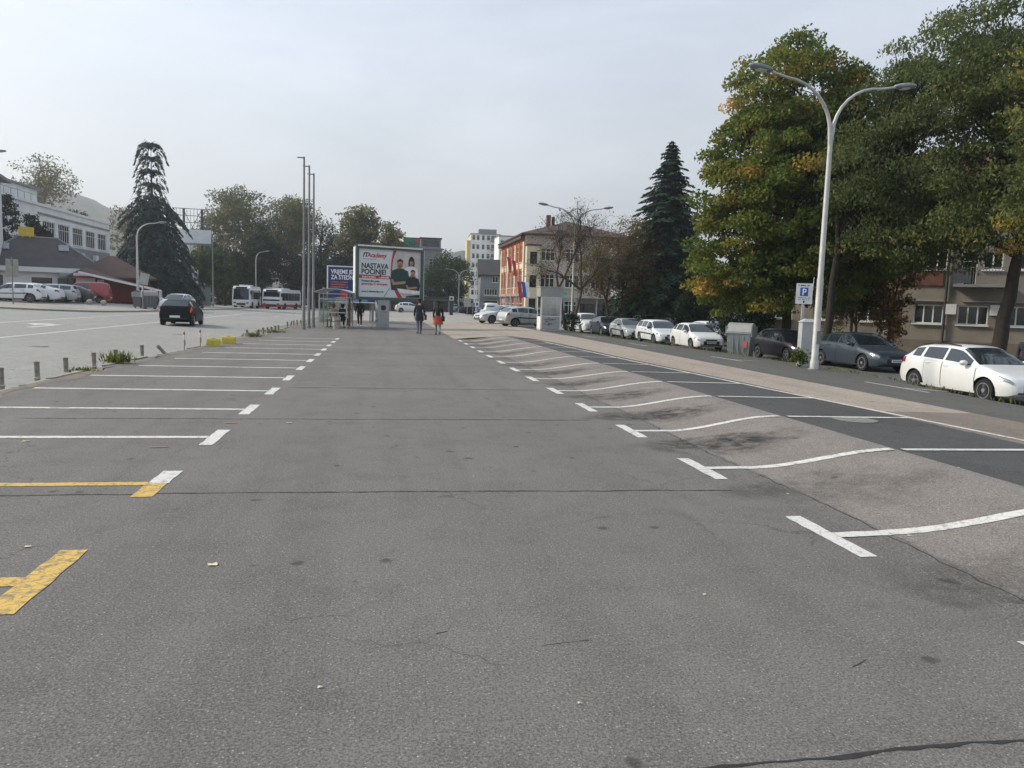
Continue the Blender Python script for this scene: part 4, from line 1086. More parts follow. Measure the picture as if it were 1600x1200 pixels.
mat('door_brown', '#5c3320', rough=.7); mat('awning_grey', '#777c80', rough=.85); mat('sheet_green', '#2f6a55', rough=.6); mat('sign_red', '#b02a2c', rough=.5); mat('sign_yellow', '#d8b52c', rough=.5); mat('sign_white', '#dcdcda', rough=.5); mat('sign_teal', '#2fa39a', rough=.5)
glass('window_glass', '#1a2126', .08); glass('shop_glass', '#15191c', .1); mat('curtain', '#8d9094', rough=.8, vary=.2, scale=4)

def wall(parent, O, U, Nv, w, h, holes, mt, depth=.16, name='wall'):
    """upright wall with real openings and reveals"""
    O, U, Nv = Vector(O), Vector(U), Vector(Nv); Z = Vector((0, 0, 1)); mb = MB()
    us = sorted({0, w} | {u for q in holes for u in (q[0], q[2])}); vs = sorted({0, h} | {v for q in holes for v in (q[1], q[3])})
    P = lambda u, v, dd=0: O + U * u + Z * v - Nv * dd
    for u0, u1 in zip(us, us[1:]):
        for v0, v1 in zip(vs, vs[1:]):
            uc, vc = (u0 + u1) / 2, (v0 + v1) / 2
            if any(q[0] < uc < q[2] and q[1] < vc < q[3] for q in holes): continue
            mb.add([P(u0, v0), P(u1, v0), P(u1, v1), P(u0, v1)], [(0, 1, 2, 3)])
    for q in holes:
        u0, v0, u1, v1 = q[:4]
        for a, b in (((u0, v0), (u1, v0)), ((u1, v0), (u1, v1)), ((u1, v1), (u0, v1)), ((u0, v1), (u0, v0))):
            mb.add([P(*a), P(*b), P(*b, depth), P(*a, depth)], [(0, 1, 2, 3)])
    return mb.build(name, mt, parent, fix=False)

def window(parent, O, U, Nv, q, depth=.16, fm='frame_white', gm='window_glass', name='window'):
    O, U, Nv = Vector(O), Vector(U), Vector(Nv); u0, v0, u1, v1 = q[:4]; nx = q[4] if len(q) > 4 else 2; sill = q[5] if len(q) > 5 else True
    w, h = u1 - u0, v1 - v0; key = ('win', round(w, 2), round(h, 2), nx, fm, gm, sill)
    if key not in MESH:
        b = min(.07, w * .08); mb = MB()
        mb.box(0, w, 0, .06, 0, b); mb.box(0, w, 0, .06, h - b, h)
        for i in range(nx + 1):
            x = i * (w - b) / nx; mb.box(x, x + b, 0, .06, b, h - b)
        if h > 1.2 and w < 3.4: mb.box(b, w - b, .005, .055, h * .68, h * .68 + b * .8)
        if sill: mb.box(-.06, w + .06, -.22, .05, -.06, -.002)
        fme = mb.mesh(name); fme.materials.append(MATS[fm])
        mb = MB(); mb.box(.02, w - .02, .03, .045, .02, h - .02); gme = mb.mesh('pane'); gme.materials.append(MATS[gm])
        MESH[key] = (fme, gme)
    fme, gme = MESH[key]
    Mx = Matrix((U, -Nv, Vector((0, 0, 1)))).transposed().to_4x4()
    o = link_mesh(name, fme, None, parent); o.matrix_local = Matrix.Translation(O + U * u0 + Vector((0, 0, v0)) - Nv * (depth - .07)) @ Mx
    link_mesh('pane', gme, None, o)
    return o

def building(name, label, loc, rz, w, d, h, wm, front=(), left=(), right=(), fm='frame_white', gm='window_glass', roof='flat', roofm='roof_dark', over=.3, rh=2.5, cat='building', front_mat=None, left_mat=None, plinth=None, rname='roof'):
    t = thing(name, label, cat, loc, rz)
    X, Y = Vector((1, 0, 0)), Vector((0, 1, 0))
    sides = ((Vector((0, 0, 0)), X, -Y, w, front, front_mat or wm), (Vector((0, d, 0)), -Y, -X, d, left, left_mat or wm), (Vector((w, 0, 0)), Y, X, d, right, wm), (Vector((w, d, 0)), -X, Y, w, (), wm))
    for O, U, Nv, ww, hs, m_ in sides:
        wall(t, O, U, Nv, ww, h, [q for q in hs], MATS[m_])
        for q in hs: window(t, O, U, Nv, q, fm=fm, gm=gm, name='window' if q[1] > .3 else 'door')
    # dark room behind the glass so that nothing shows through
    mb = MB(); mb.box(.3, w - .3, .3, d - .3, .02, h - .1); mb.build('interior', MATS['frame_dark'], t)
    if plinth: mb = MB(); mb.box(-.04, w + .04, -.04, d + .04, -.3, plinth); mb.build('plinth', MATS['plinth'], t)
    if roof == 'flat':
        mb = MB(); mb.box(-over, w + over, -over, d + over, h + .003, h + .28); mb.build(rname, MATS[roofm], t)
    elif roof == 'hip':
        i = min(w, d) / 2; z0, z1 = h + .003, h + rh; a = -over
        mb = MB(); mb.add([(a, a, z0), (w - a, a, z0), (w - a, d - a, z0), (a, d - a, z0), (i, d / 2 if d <= w else i, z1), (w - i, d / 2 if d <= w else d - i, z1), (a, a, z0 - .18), (w - a, a, z0 - .18), (w - a, d - a, z0 - .18), (a, d - a, z0 - .18)],
               [(0, 1, 5, 4), (1, 2, 5), (2, 3, 4, 5), (3, 0, 4), (6, 9, 8, 7), (0, 6, 7, 1), (1, 7, 8, 2), (2, 8, 9, 3), (3, 9, 6, 0)])
        mb.build(rname, MATS[roofm], t)
    elif roof == 'gable':     # ridge along local x
        z0, z1 = h + .003, h + rh; a = -over
        mb = MB(); mb.add([(a, a, z0 - .12), (w - a, a, z0 - .12), (w - a, d - a, z0 - .12), (a, d - a, z0 - .12), (a, d / 2, z1), (w - a, d / 2, z1), (a, a, z0 - .3), (w - a, a, z0 - .3), (w - a, d - a, z0 - .3), (a, d - a, z0 - .3)],
               [(0, 1, 5, 4), (2, 3, 4, 5), (1, 2, 5), (3, 0, 4), (6, 9, 8, 7), (0, 6, 7, 1), (1, 7, 8, 2), (2, 8, 9, 3), (3, 9, 6, 0)])
        mb.build(rname, MATS[roofm], t)
    elif roof == 'gable_y':
        z0, z1 = h + .003, h + rh; a = -over
        mb = MB(); mb.add([(a, a, z0 - .12), (w - a, a, z0 - .12), (w - a, d - a, z0 - .12), (a, d - a, z0 - .12), (w / 2, a, z1), (w / 2, d - a, z1)], [(0, 1, 4), (1, 2, 5, 4), (2, 3, 5), (3, 0, 4, 5), (0, 3, 2, 1)])
        mb.build(rname, MATS[roofm], t)
    return t

# --- beige flats behind the right-hand trees
P1, P2 = at(1170, 530, 47), at(1740, 560, 38)
rz = math.atan2(P2.y - P1.y, P2.x - P1.x); wlen = math.hypot(P2.x - P1.x, P2.y - P1.y)
fr = []
for st_ in range(3):
    z = 1.85 + st_ * 2.95
    for u in (1.0, 3.6, 6.1, 8.9, 11.0, 13.2, 16.0):
        if st_ == 1 and u == 11.0: fr.append((u + .1, z - .85, u + .75, z + 1.05, 1, False)); fr.append((u + 1.0, z, u + 1.9, z + 1.0, 2))
        else: fr.append((u, z, u + 1.45, z + 1.05, 3))
fl = building('apartment_block', 'beige plastered block of flats behind the trees on the right', (P1.x, P1.y, -.55), rz, wlen, 10, 9.4, 'plaster_beige', fr, plinth=.95, roof='hip', roofm='roof_red', over=.6, rh=2.6)
mb = MB(); mb.box(10.7, 13.3, -1.1, -.003, 3.86, 4.0); bal = mb.build('balcony', MATS['concrete'], fl)
mb = MB()
mb.box(10.72, 13.28, -1.08, -1.05, 4.85, 4.9); [mb.box(x, x + .03, -1.08, -1.05, 4.0, 4.85) for x in steps(10.74, 13.24, .14)]
mb.build('railing', MATS['steel_grey'], bal)
mb = MB(); mb.box(10.76, 11.5, -1.045, -1.03, 4.05, 4.8); mb.build('balcony_screen', MATS['awning_grey'], bal)
mb = MB(); mb.tube([(10.4, -.12, .2), (10.4, -.12, 9.3)], .07, 8); mb.build('downpipe', MATS['roof_dark'], fl)
mb = MB(); mb.box(7.7, 10.2, -.09, -.003, 3.95, 4.9); mb.build('brick_panel', MATS['brick_red'], fl)
for x in (8.4, 11.0, 13.0): mb = MB(); mb.box(x + .2, x + 2.1, -.16, -.003, 3.08, 3.16); mb.build('lintel', MATS['concrete'], fl)
mb = MB(); mb.box(7.7, 8.3, -.02, .04, .96, 3.0); mb.build('door', MATS['door_brown'], fl)
mb = MB(); mb.box(14.5, 15.4, -.05, .03, .1, .6); mb.build('cellar_window', MATS['frame_dark'], fl)
for x in (10.45, 12.5): mb = MB(); mb.box(x, x + .5, -.3, -.003, 2.4, 2.95); mb.build('air_conditioner', MATS['frame_white'], fl)

# --- shops with flat canopy under the bare trees
P1, P2 = at(900, 505, 72), at(1075, 505, 68)
rz = math.atan2(P2.y - P1.y, P2.x - P1.x); wl = math.hypot(P2.x - P1.x, P2.y - P1.y)
sh = building('shop_pavilion', 'single storey shop row with flat concrete canopy behind the parked cars', (P1.x, P1.y, -.5), rz, wl, 7, 2.9, 'plaster_grey', [(.3 + k * 1.7, .05, 1.8 + k * 1.7, 2.4, 2, False) for k in range(6)], fm='frame_dark', gm='shop_glass', roof='flat', roofm='concrete', over=1.2)
mb = MB(); mb.box(3.6, 5.6, -1.28, -1.21, 2.95, 3.75); mb.build('fascia_sign', MATS['sign_white'], sh)
mb = MB(); mb.lathe([(.02, -.05), (.42, -.05), (.42, .05), (.02, .05)], 8, M=Matrix.Translation((5.4, -1.33, 3.65)) @ Matrix.Rotation(PI / 2, 4, 'X')); mb.build('star_sign', MATS['sign_yellow'], sh)
for x in steps(.3, wl - .3, 2.2): mb = MB(); mb.box(x - .06, x + .06, -1.1, -.98, 0, 2.9); mb.build('column', MATS['steel_grey'], sh)

# --- the orange fronted building with cream front at the corner
CX, CY, CB = 16.3, 89.0, -.2
lf = []
for k in range(6):
    u = .9 + k * 2.85
    lf += [(u, .1, u + 2.2, 2.8, 2, False), (u + .2, 3.9, u + 1.7, 5.9, 1), (u + .2, 6.9, u + 1.7, 8.9, 1)]
fr = []
for st_ in range(3):
    for u in (1.0, 4.0, 7.2, 10.4):
        fr.append((u + 1.0, .9 + 3.1 * st_, u + 2.7, 2.4 + 3.1 * st_, 3))
ob = building('orange_building', 'three storey corner building with orange pilasters and red roof', (CX, CY, CB), 0, 13.2, 18, 10.2, 'plaster_pink', fr, lf, left_mat='plaster_orange', roof='hip', roofm='roof_brown', over=.5, rh=2.3)
for k in range(7):
    y = .1 + k * 2.85
    mb = MB(); mb.box(-.1, -.003, y, y + .75, 3.2, 9.2); mb.build('pilaster', MATS['plaster_orange' if k % 2 else 'plaster_cream'], ob)
    if k < 6:
        for z in (6.15, 9.15): mb = MB(); mb.box(-.06, -.003, y + .8, y + 2.8, z, z + .6); mb.build('spandrel', MATS['plaster_cream' if z < 7 else 'plaster_orange'], ob)
mb = MB(); mb.box(-.22, -.003, .1, 17.9, 2.85, 3.18); mb.build('string_course', MATS['concrete'], ob)
mb = MB(); mb.box(-.5, -.003, .1, 17.9, 9.55, 9.9); mb.build('cornice', MATS['roof_brown'], ob)
mb = MB(); mb.box(.1, 1.7, -1.0, -.003, .02, 8.7); tw = mb.build('corner_bay', MATS['plaster_cream'], ob)
for z in (1.2, 3.9, 6.6):
    for (x0, x1) in ((.5, 1.3),):
        mb = MB(); mb.box(x0, x1, -1.03, -.98, z, z + 1.4); mb.build('bay_window', MATS['window_glass'], tw)
mb = MB(); mb.box(0, 1.8, -1.1, .0, 8.7, 8.9); mb.build('bay_cap', MATS['roof_red'], tw)
mb = MB(); mb.box(3.4, 3.9, 4, 4.6, 10.6, 12.9); mb.build('chimney', MATS['brick_red'], ob)
mb = MB(); mb.box(4.1, 4.4, 4, 4.6, 10.8, 12.7); mb.build('chimney', MATS['roof_dark'], ob)
mb = MB(); mb.cbox((4.2, -1.2, 3.0), (1.6, .3, .9)); mb.build('shop_sign', MATS['sign_teal'], ob)

# --- grey house, tower blocks, block behind the billboards
p = at(750, 480, 126)
gh = building('grey_house', 'narrow grey house with dark roof left of the orange building', (p.x, p.y, -.1), rad(-4), 6.5, 8, 6.6, 'plaster_grey', [(.5, .2, 2.9, 2.3, 1, False), (.6, 3.1, 2.8, 4.2, 5), (1.9, 5.2, 2.9, 6.2, 2)], roof='gable', roofm='roof_dark', rh=2.6, over=.4)
mb = MB(); mb.box(.3, 3.1, -.5, -.003, 2.75, 2.95); mb.build('balcony', MATS['concrete'], gh)
p = at(733, 470, 232)
wf = [(u, 2.5 + 2.75 * k, u + (.9 if j % 3 else 2.2), 3.9 + 2.75 * k, 1, False) for k in range(8) for j, u in enumerate((.7, 1.0 + 1.5, 5.0, 7.2 - .6))]
wf = [(u, 1.4 + 2.75 * k, u + ww, 2.9 + 2.75 * k, 1, False) for k in range(8) for (u, ww) in ((.5, .9), (1.8, .9), (3.4, .9), (4.9, 1.0), (6.2, 2.2))]
twr = building('tower_block', 'pale tower block with a yellow end wall far behind the street', (p.x, p.y, 0), rad(-3), 9.0, 12, 22.4, 'plaster_white', wf, left_mat='plaster_yellow', roof='flat', roofm='concrete', over=.1)
mb = MB(); mb.box(-1.1, -.003, .2, 8, .0, 20.5); mb.build('end_wall', MATS['plaster_yellow'], twr)
for k in range(8): mb = MB(); mb.box(6.1, 8.9, -.8, -.003, 1.1 + 2.75 * k, 2.0 + 2.75 * k); mb.build('balcony', MATS['concrete'], twr)
mb = MB(); mb.box(2.6, 8, 2, 8, 22.7, 24.2); mb.build('roof_house', MATS['plaster_grey'], twr)
p = at(777, 470, 215)
building('tower_block', 'second pale block behind the roof of the orange building', (p.x, p.y, 0), 0, 5.0, 9, 20.5, 'plaster_white', [(.4, 1.4 + 2.75 * k, 1.7, 2.9 + 2.75 * k, 1, False) for k in range(7)], roof='flat', roofm='concrete', over=.1)
p = at(575, 470, 142)
bb = building('office_block', 'grey concrete office block behind the big billboard', (p.x, p.y, 0), 0, 13.6, 12, 11.4, 'concrete', [(u, 2.0 + 3.0 * k, u + 1.5, 3.7 + 3.0 * k, 2) for k in range(3) for u in (1, 3.4, 5.8, 8.2, 11.2)], roof='flat', roofm='plaster_grey', over=.25)
mb = MB(); mb.box(9.6, 13.4, .1, 4, 11.7, 13.4); up = mb.build('penthouse', MATS['plaster_grey'], bb)
mb = MB(); mb.box(9.4, 13.6, -.2, 4.2, 13.4, 13.6); mb.build('penthouse_roof', MATS['roof_dark'], up)
mb = MB(); mb.box(9.9, 13.1, .05, .09, 12.0, 13.1); mb.build('penthouse_window', MATS['window_glass'], up)
mb = MB(); mb.box(6.4, 9.5, .2, .6, 11.7, 13.5); sg = mb.build('roof_sign', MATS['sheet_green'], bb)
mb = MB(); mb.box(8.6, 9.4, .15, .195, 12.6, 13.4); mb.build('sign_panel', MATS['sign_red'], sg)
p = at(560, 480, 118); q = at(708, 480, 116)
pv = building('low_pavilion', 'low dark glazed pavilion with flat roof under the billboard', (p.x, p.y, 0), 0, q.x - p.x, 6, 2.1, 'plaster_grey', [(.4 + k * 2.3, .05, 2.4 + k * 2.3, 1.8, 3, False) for k in range(int((q.x - p.x - .5) / 2.3))], fm='frame_dark', gm='shop_glass', roof='flat', roofm='frame_dark', over=1.0)

# --- left: white offices, restaurant, its red wing, cream corner house
wb_ = building('white_offices', 'long white two storey building with a row of wide windows', (-40, 85.4, .4), PI / 2, 34, 12, 10.2, 'plaster_white', [(13.2 + k * 4.1, 6.6, 16.4 + k * 4.1, 8.7, 5) for k in range(5)] + [(14 + k * 4.1, 2.2, 16 + k * 4.1, 3.9, 2) for k in range(4)], roof='flat', roofm='plaster_white', over=.15); wb_.scale = (1.08, 1.08, 1.08)
mb = MB(); mb.box(-2, 15, 1.2, 10, 10.5, 12.1); ph = mb.build('setback_storey', MATS['plaster_white'], wb_)
mb = MB(); mb.box(-2.2, 15.2, .9, 10.2, 12.1, 12.3); mb.build('setback_roof', MATS['plaster_grey'], ph)
mb = MB(); mb.box(12, 33.8, -.12, -.003, 9.3, 9.5); mb.build('ledge', MATS['plaster_grey'], wb_)
mb = MB(); mb.box(12, 33.8, -.06, -.003, 4.6, 6.3); mb.build('grey_band', MATS['plaster_grey'], wb_)
for k in range(4): mb = MB(); mb.cbox((14.2 + k * 4.6, -.25, 5.4), (.9, .4, .65)); mb.build('air_conditioner', MATS['frame_white'], wb_)
mb = MB(); mb.tube([(9.5, .8, 10.5), (9.5, .8, 11.6)], .03, 5); [mb.tube([(x, .6, 10.5), (x, .6, 11.4)], .025, 4) for x in steps(0, 15, 1.5)]; mb.tube([(0, .6, 11.4), (15, .6, 11.4)], .03, 4); mb.build('roof_railing', MATS['steel_grey'], wb_)

p = at(-40, 478, 71); b0 = zg(p.x, p.y) + .1
rs = building('restaurant', 'low white restaurant with a grey hipped roof behind the parked cars', (p.x, p.y, b0), rad(22), 10.4, 7, 3.2, 'plaster_white', [(1.2, .1, 2.3, 2.3, 1, False), (4.6, .9, 6.3, 2.2, 1, False), (6.75, .1, 8.5, 2.2, 2, False)], fm='frame_dark', gm='shop_glass', roof='hip', roofm='roof_grey', over=.5, rh=3.0)
mb = MB(); mb.box(-.5, 10.9, -.56, -.503, 2.72, 3.18); mb.build('fascia', MATS['frame_white'], rs)
mb = MB(); mb.prism([(-1.5, 2.35), (-1.3, 2.62), (-.6, 2.74), (-.003, 2.8), (-.003, 2.7), (-.6, 2.6), (-1.4, 2.3)], 'x', 6.9, 9.3); mb.build('awning', MATS['awning_grey'], rs)
for x in steps(8.8, 10.2, .28): mb = MB(); mb.box(x, x + .25, -.06, -.003, .05, 2.4); mb.build('cladding_panel', MATS['frame_white'], rs)
for x, y in ((2.4, 1.9), (7.4, 2.0)): 
    mb = MB(); M = Matrix.Translation((x, y, 3.25 + (y + .5) * .75 + .05)) @ Matrix.Rotation(math.atan(.75), 4, 'X'); mb.box(-.45, .45, -.5, .5, 0, .08, M); mb.build('skylight', MATS['lamp_clear'], rs)
mb = MB()
for a, b in (((-.5, -.5, 3.2), (3.5, 3.5, 6.22)), ((10.9, -.5, 3.2), (6.9, 3.5, 6.22)), ((3.5, 3.5, 6.22), (6.9, 3.5, 6.22))): mb.tube([a, b], .09, 6)
mb.build('ridge_tiles', MATS['plaster_grey'], rs)
mb = MB(); mb.box(3.6, 4.9, 3.3, 3.5, 6.25, 7.15); mb.box(3.9, 4.0, 3.35, 3.5, 5.9, 6.26); mb.box(4.5, 4.6, 3.35, 3.5, 5.9, 6.26); mb.build('roof_sign', MATS['sign_yellow'], rs)
p = at(118, 478, 74); b0 = zg(p.x, p.y) + .1
rw = building('restaurant_wing', 'red walled wing of the restaurant with a brown tiled roof', (p.x, p.y, b0), rad(20), 6.6, 6, 2.5, 'plaster_red', [(.3, .1, 1.3, 2.1, 1, False)], roof='hip', roofm='roof_brown', over=.6, rh=2.2, fm='frame_white', gm='shop_glass')
mb = MB(); mb.box(.1, 1.75, -.14, -.003, .05, 2.35); mb.build('white_panel', MATS['frame_white'], rw)
mb = MB(); mb.box(.4, 1.0, -.17, -.145, .05, 1.5); mb.build('dark_hatch', MATS['frame_dark'], rw)
mb = MB(); mb.box(-.1, 1.9, -.85, -.72, 2.5, 2.75); mb.build('sign_board', MATS['sign_white'], rw)
mb = MB(); mb.box(-.1, 2.3, -.85, -.72, 2.3, 2.48); mb.build('sign_board', MATS['sign_red'], rw)
mb = MB(); mb.box(1.9, 2.5, -.1, -.003, 1.3, 2.2); mb.build('poster', MATS['sign_white'], rw)
# pergola with a falling white front beam
pg = thing('pergola', 'white pergola whose front beam slopes down beside the red wing', 'pergola', gpt(122, 478, 70, .1))
o0 = pg.location; a = at(122, 425, 70) - o0; b = at(236, 451, 73) - o0; c2 = at(250, 454, 74) - o0; d2 = at(252, 456, 80) - o0
mb = MB(); mb.tube([a, b], .14, 4); mb.build('front_beam', MATS['frame_white'], pg)
mb = MB(); mb.tube([b, c2, d2], .12, 4); mb.build('end_beam', MATS['frame_white'], pg)
for pt in (b, c2, d2, b.lerp(a, .12)):
    gz = zg(o0.x + pt.x, o0.y + pt.y) + .1 - o0.z; mb = MB(); mb.box(pt.x - .07, pt.x + .07, pt.y - .07, pt.y + .07, gz, pt.z); mb.build('post', MATS['frame_white'], pg)
bk = Vector((-1.2, 5.5, .15))
mb = MB(); mb.add([a + Vector((0, .1, .1)), b + Vector((0, .1, .1)), b + bk, a + bk + Vector((0, 0, .5)), a + Vector((0, .1, .03)), b + Vector((0, .1, .03)), b + bk - Vector((0, 0, .07)), a + bk + Vector((0, 0, .43))], [(0, 1, 2, 3), (4, 7, 6, 5), (0, 4, 5, 1), (1, 5, 6, 2), (2, 6, 7, 3), (3, 7, 4, 0)]); mb.build('roof_panel', MATS['roof_brown'], pg)
p = at(7, 470, 66)
cb = building('corner_house', 'cream corner house with a projecting cornice at the left edge', (p.x - 10.1, p.y - 1.8, .6), rad(14), 8.6, 9, 11.2, 'plaster_white', [(6.2, 2 + 3.4 * k, 7.4, 4 + 3.4 * k, 2) for k in range(3)], roof='flat', roofm='plaster_grey', over=.7)
mb = MB(); mb.box(-.3, 8.9, -.3, -.003, 10.5, 11.1); mb.build('cornice', MATS['plaster_grey'], cb)
mb = MB(); mb.box(-.15, 8.75, -.16, -.003, 4.6, 4.9); mb.build('string_course', MATS['plaster_grey'], cb)
# grey cabin by the road and yellow/white pylons
p = gpt(286, 476, 88, .1)
kb = building('roadside_cabin', 'low grey metal cabin beside the cedar', p, rad(12), 3.0, 2.4, 2.2, 'steel_grey', [(.4, .9, 1.3, 1.7, 1)], roof='flat', roofm='roof_grey', over=.1, cat='cabin')
for px, m_, lb, h in ((298, 'sign_yellow', 'tall yellow pylon sign right of the cedar', 4.7), (305, 'sign_white', 'tall white pylon sign beside the yellow one', 4.6)):
    p = gpt(px, 470, 90, .1); t = thing('pylon_sign', lb, 'sign', p); mb = MB(); mb.box(-.35, .35, -.1, .1, 1.9, h); mb.build('panel', MATS[m_], t); mb = MB(); mb.box(-.12, .12, -.08, .08, 0, 1.9); mb.build('post', MATS['steel_grey'], t)

# ---------------------------------------------------------------- street furniture
mat('galvanised', '#b4b4b0', rough=.5, metal=.25, vary=.12, scale=4, dirt='#8d8a84', dscale=1.5)
mat('pole_grey', '#77797a', rough=.55, metal=.3, vary=.15, scale=4)
mat('lamp_head', '#7c8385', rough=.45, metal=.3); mat('lamp_lens', '#b8babb', rough=.3)
mat('bin_grey', '#7f8685', rough=.55, metal=.25, vary=.12, scale=3, dirt='#5f5a50', dscale=1.6)
mat('bin_lid', '#9a9b98', rough=.55, metal=.2, vary=.1, scale=3); mat('bin_lid_pink', '#9c8f90', rough=.55, vary=.1)
mat('cabinet_grey', '#a2a5a4', rough=.6, vary=.08, scale=2, dirt='#7d7a72', dscale=1.2)
mat('sign_blue', '#2450a0', rough=.4); mat('ink', '#20242a', rough=.6); mat('ink_grey', '#7d8084', rough=.6)
mat('concrete_old', '#a19c93', rough=.95, vary=.2, scale=6, bump=.3); mat('rust_post', '#8d867c', rough=.85, metal=.2, vary=.3, scale=10)
mat('marker_red', '#b8605a', rough=.6); mat('marker_white', '#d8d4ce', rough=.6); mat('block_yellow', '#bcae44', rough=.8, vary=.15, scale=6)
mat('board_frame', '#4c5a58', rough=.5, metal=.2); mat('poster_bg', '#d3d6d8', rough=.5, vary=.05, scale=1); mat('poster_red', '#b6303a', rough=.5); mat('poster_dark', '#1d2a2c', rough=.55); mat('poster_blue', '#20306a', rough=.5, vary=.15, scale=1.2); mat('poster_orange', '#c86a34', rough=.5); mat('poster_sky', '#5f92d0', rough=.5, vary=.3, scale=3); mat('poster_skin', '#b08468', rough=.6); mat('poster_green', '#22403a', rough=.6); mat('poster_white', '#e6e6e4', rough=.5); mat('poster_hair', '#241a18', rough=.6); mat('poster_pale', '#c3bdb8', rough=.5)
clear_glass('shelter_glass'); clear_glass('kiosk_glass', (.62, .68, .7, 1), .35)

def head_mesh():
    if 'lamp_head' not in MESH:
        mb = MB(); mb.lathe([(.03, -.36), (.10, -.30), (.155, -.1), (.16, .1), (.12, .3), (.05, .38)], 10, M=Matrix.Diagonal((1, .55, 1, 1)))
        me = mb.mesh('lamp_head'); me.materials.append(MATS['lamp_head']); me.polygons.foreach_set('use_smooth', [True] * len(me.polygons)); MESH['lamp_head'] = me
        mb = MB(); mb.lathe([(.02, -.2), (.11, -.12), (.12, .1), (.03, .22)], 10, M=Matrix.Translation((0, -.045, 0)) @ Matrix.Diagonal((1, .5, 1, 1)))
        me = mb.mesh('lens'); me.materials.append(MATS['lamp_lens']); MESH['lens'] = me
    return MESH['lamp_head']
def street_lamp(label, loc, rz, h, arms, arm=2.2, rise=1.7, r=.085, group=None, mt='galvanised'):
    """arms: list of +1 / -1 (along local x)"""
    t = thing('street_lamp', label, 'street lamp', loc, rz, group); fork = h - rise
    mb = MB(); mb.lathe([(r * 1.5, 0), (r * 1.5, .25), (r * 1.25, .3), (r * 1.15, 2.6), (r, 2.65), (r * .8, fork)], 12); mb.build('pole', MATS[mt], t, smooth=40)
    mb = MB(); mb.lathe([(r * 2.1, 0), (r * 2.1, .03), (r * 1.6, .035)], 12); mb.build('base_plate', MATS['kerb_stone'], t)
    mb = MB(); mb.box(-r * .75, r * .75, -r * 1.34, -r * 1.05, .75, 1.12); mb.build('access_door', MATS['pole_grey'], t)
    for s in arms:
        pts = [(0, 0, fork - .5)] + [(s * (.04 + arm * .74 * (1 - math.cos(a))), 0, fork + (rise * .92) * math.sin(a)) for a in [PI / 2 * k / 8 for k in range(9)]]
        pts.append((s * arm, 0, h - .02 + rise * 0))
        mb = MB(); mb.tube(pts, [r * .7] + [lerp(r * .7, r * .4, k / 9) for k in range(10)], 8); mb.build('arm', MATS[mt], t, smooth=50)
        hd = link_mesh('lamp_head', head_mesh(), None, t); hd.location = (s * (arm + .3), 0, h + .04)
        hd.rotation_euler = Matrix(((0, 0, s), (-s, 0, 0), (0, -1, 0))).transposed().to_euler() if False else (PI / 2, 0, -s * PI / 2)
        hd.rotation_euler = Vector((s * .985, 0, .12)).to_track_quat('Z', 'Y').to_euler()
        ln = link_mesh('lens', MESH['lens'], None, hd)
    return t
def hz_top(px, py, D, base): return at(px, py, D).z - base.z
b = gpt(1272, 572, 22.0); street_lamp('double armed galvanised street lamp nearest on the right verge', b, rad(6), hz_top(1300, 137, 22, b), (1, -1), 2.05, 1.5, .08)
LG = 'double armed lamps along the car park'
b = gpt(893, 505, 54); street_lamp('double armed lamp in front of the bare trees', b, rad(2), hz_top(893, 325, 54, b), (1, -1), 2.05, 1.55, .085, LG)
b = gpt(716, 490, 128); street_lamp('small far double lamp beside the round green tree', b, 0, hz_top(716, 421, 128, b), (1, -1), 1.7, 1.3, .09, LG)
b = gpt(744, 494, 110); street_lamp('far lamp with its arm to the left, by the grey house', b, 0, hz_top(744, 408, 110, b), (-1,), 1.7, 1.4, .09, LG)
LL = 'single armed lamps beside the road on the left'
b = gpt(216, 480, 66, .1); street_lamp('single armed lamp standing by the waste bins in front of the cedar', b, rad(10), hz_top(240, 348, 66, b), (1,), 1.7, 1.2, .09, LL)
b = gpt(400, 476, 112); street_lamp('single armed lamp between the minibus and the city bus', b, 0, hz_top(412, 393, 112, b), (1,), 1.3, 1.2, .09, LL)
b = gpt(333, 474, 95); street_lamp('dark lamp post left of the dark trees by the cabin', b, 0, hz_top(350, 367, 95, b), (1,), 1.4, 1.0, .08, LL, 'pole_grey')
b = gpt(-45, 480, 53, .1); street_lamp('lamp at the left edge with only its head in view', b, rad(15), hz_top(0, 238, 53, b), (1,), 1.75, 1.2, .09, LL)

# flag poles
for k, (px, py, D, top, lb) in enumerate(((474.5, 518, 39.6, 250, 'tallest grey flag pole nearest the camera by the shelter'), (482.5, 515, 41.4, 263, 'middle grey flag pole of the three by the shelter'), (489.5, 514, 42.6, 275, 'rightmost grey flag pole of the three by the shelter'))):
    b = gpt(px, py, D); t = thing('flag_pole', lb, 'flag pole', b, 0, 'three flag poles by the bus shelter'); h = hz_top(px, top, D, b)
    mb = MB(); mb.lathe([(.11, 0), (.11, .12), (.085, .14), (.08, 2.2), (.062, 2.25), (.055, 5), (.045, h)], 10); mb.build('pole', MATS['pole_grey'], t, smooth=40)
    mb = MB(); mb.tube([(0, 0, h - .05), (-.34, 0, h - .05)], .03, 6); mb.build('arm', MATS['pole_grey'], t)

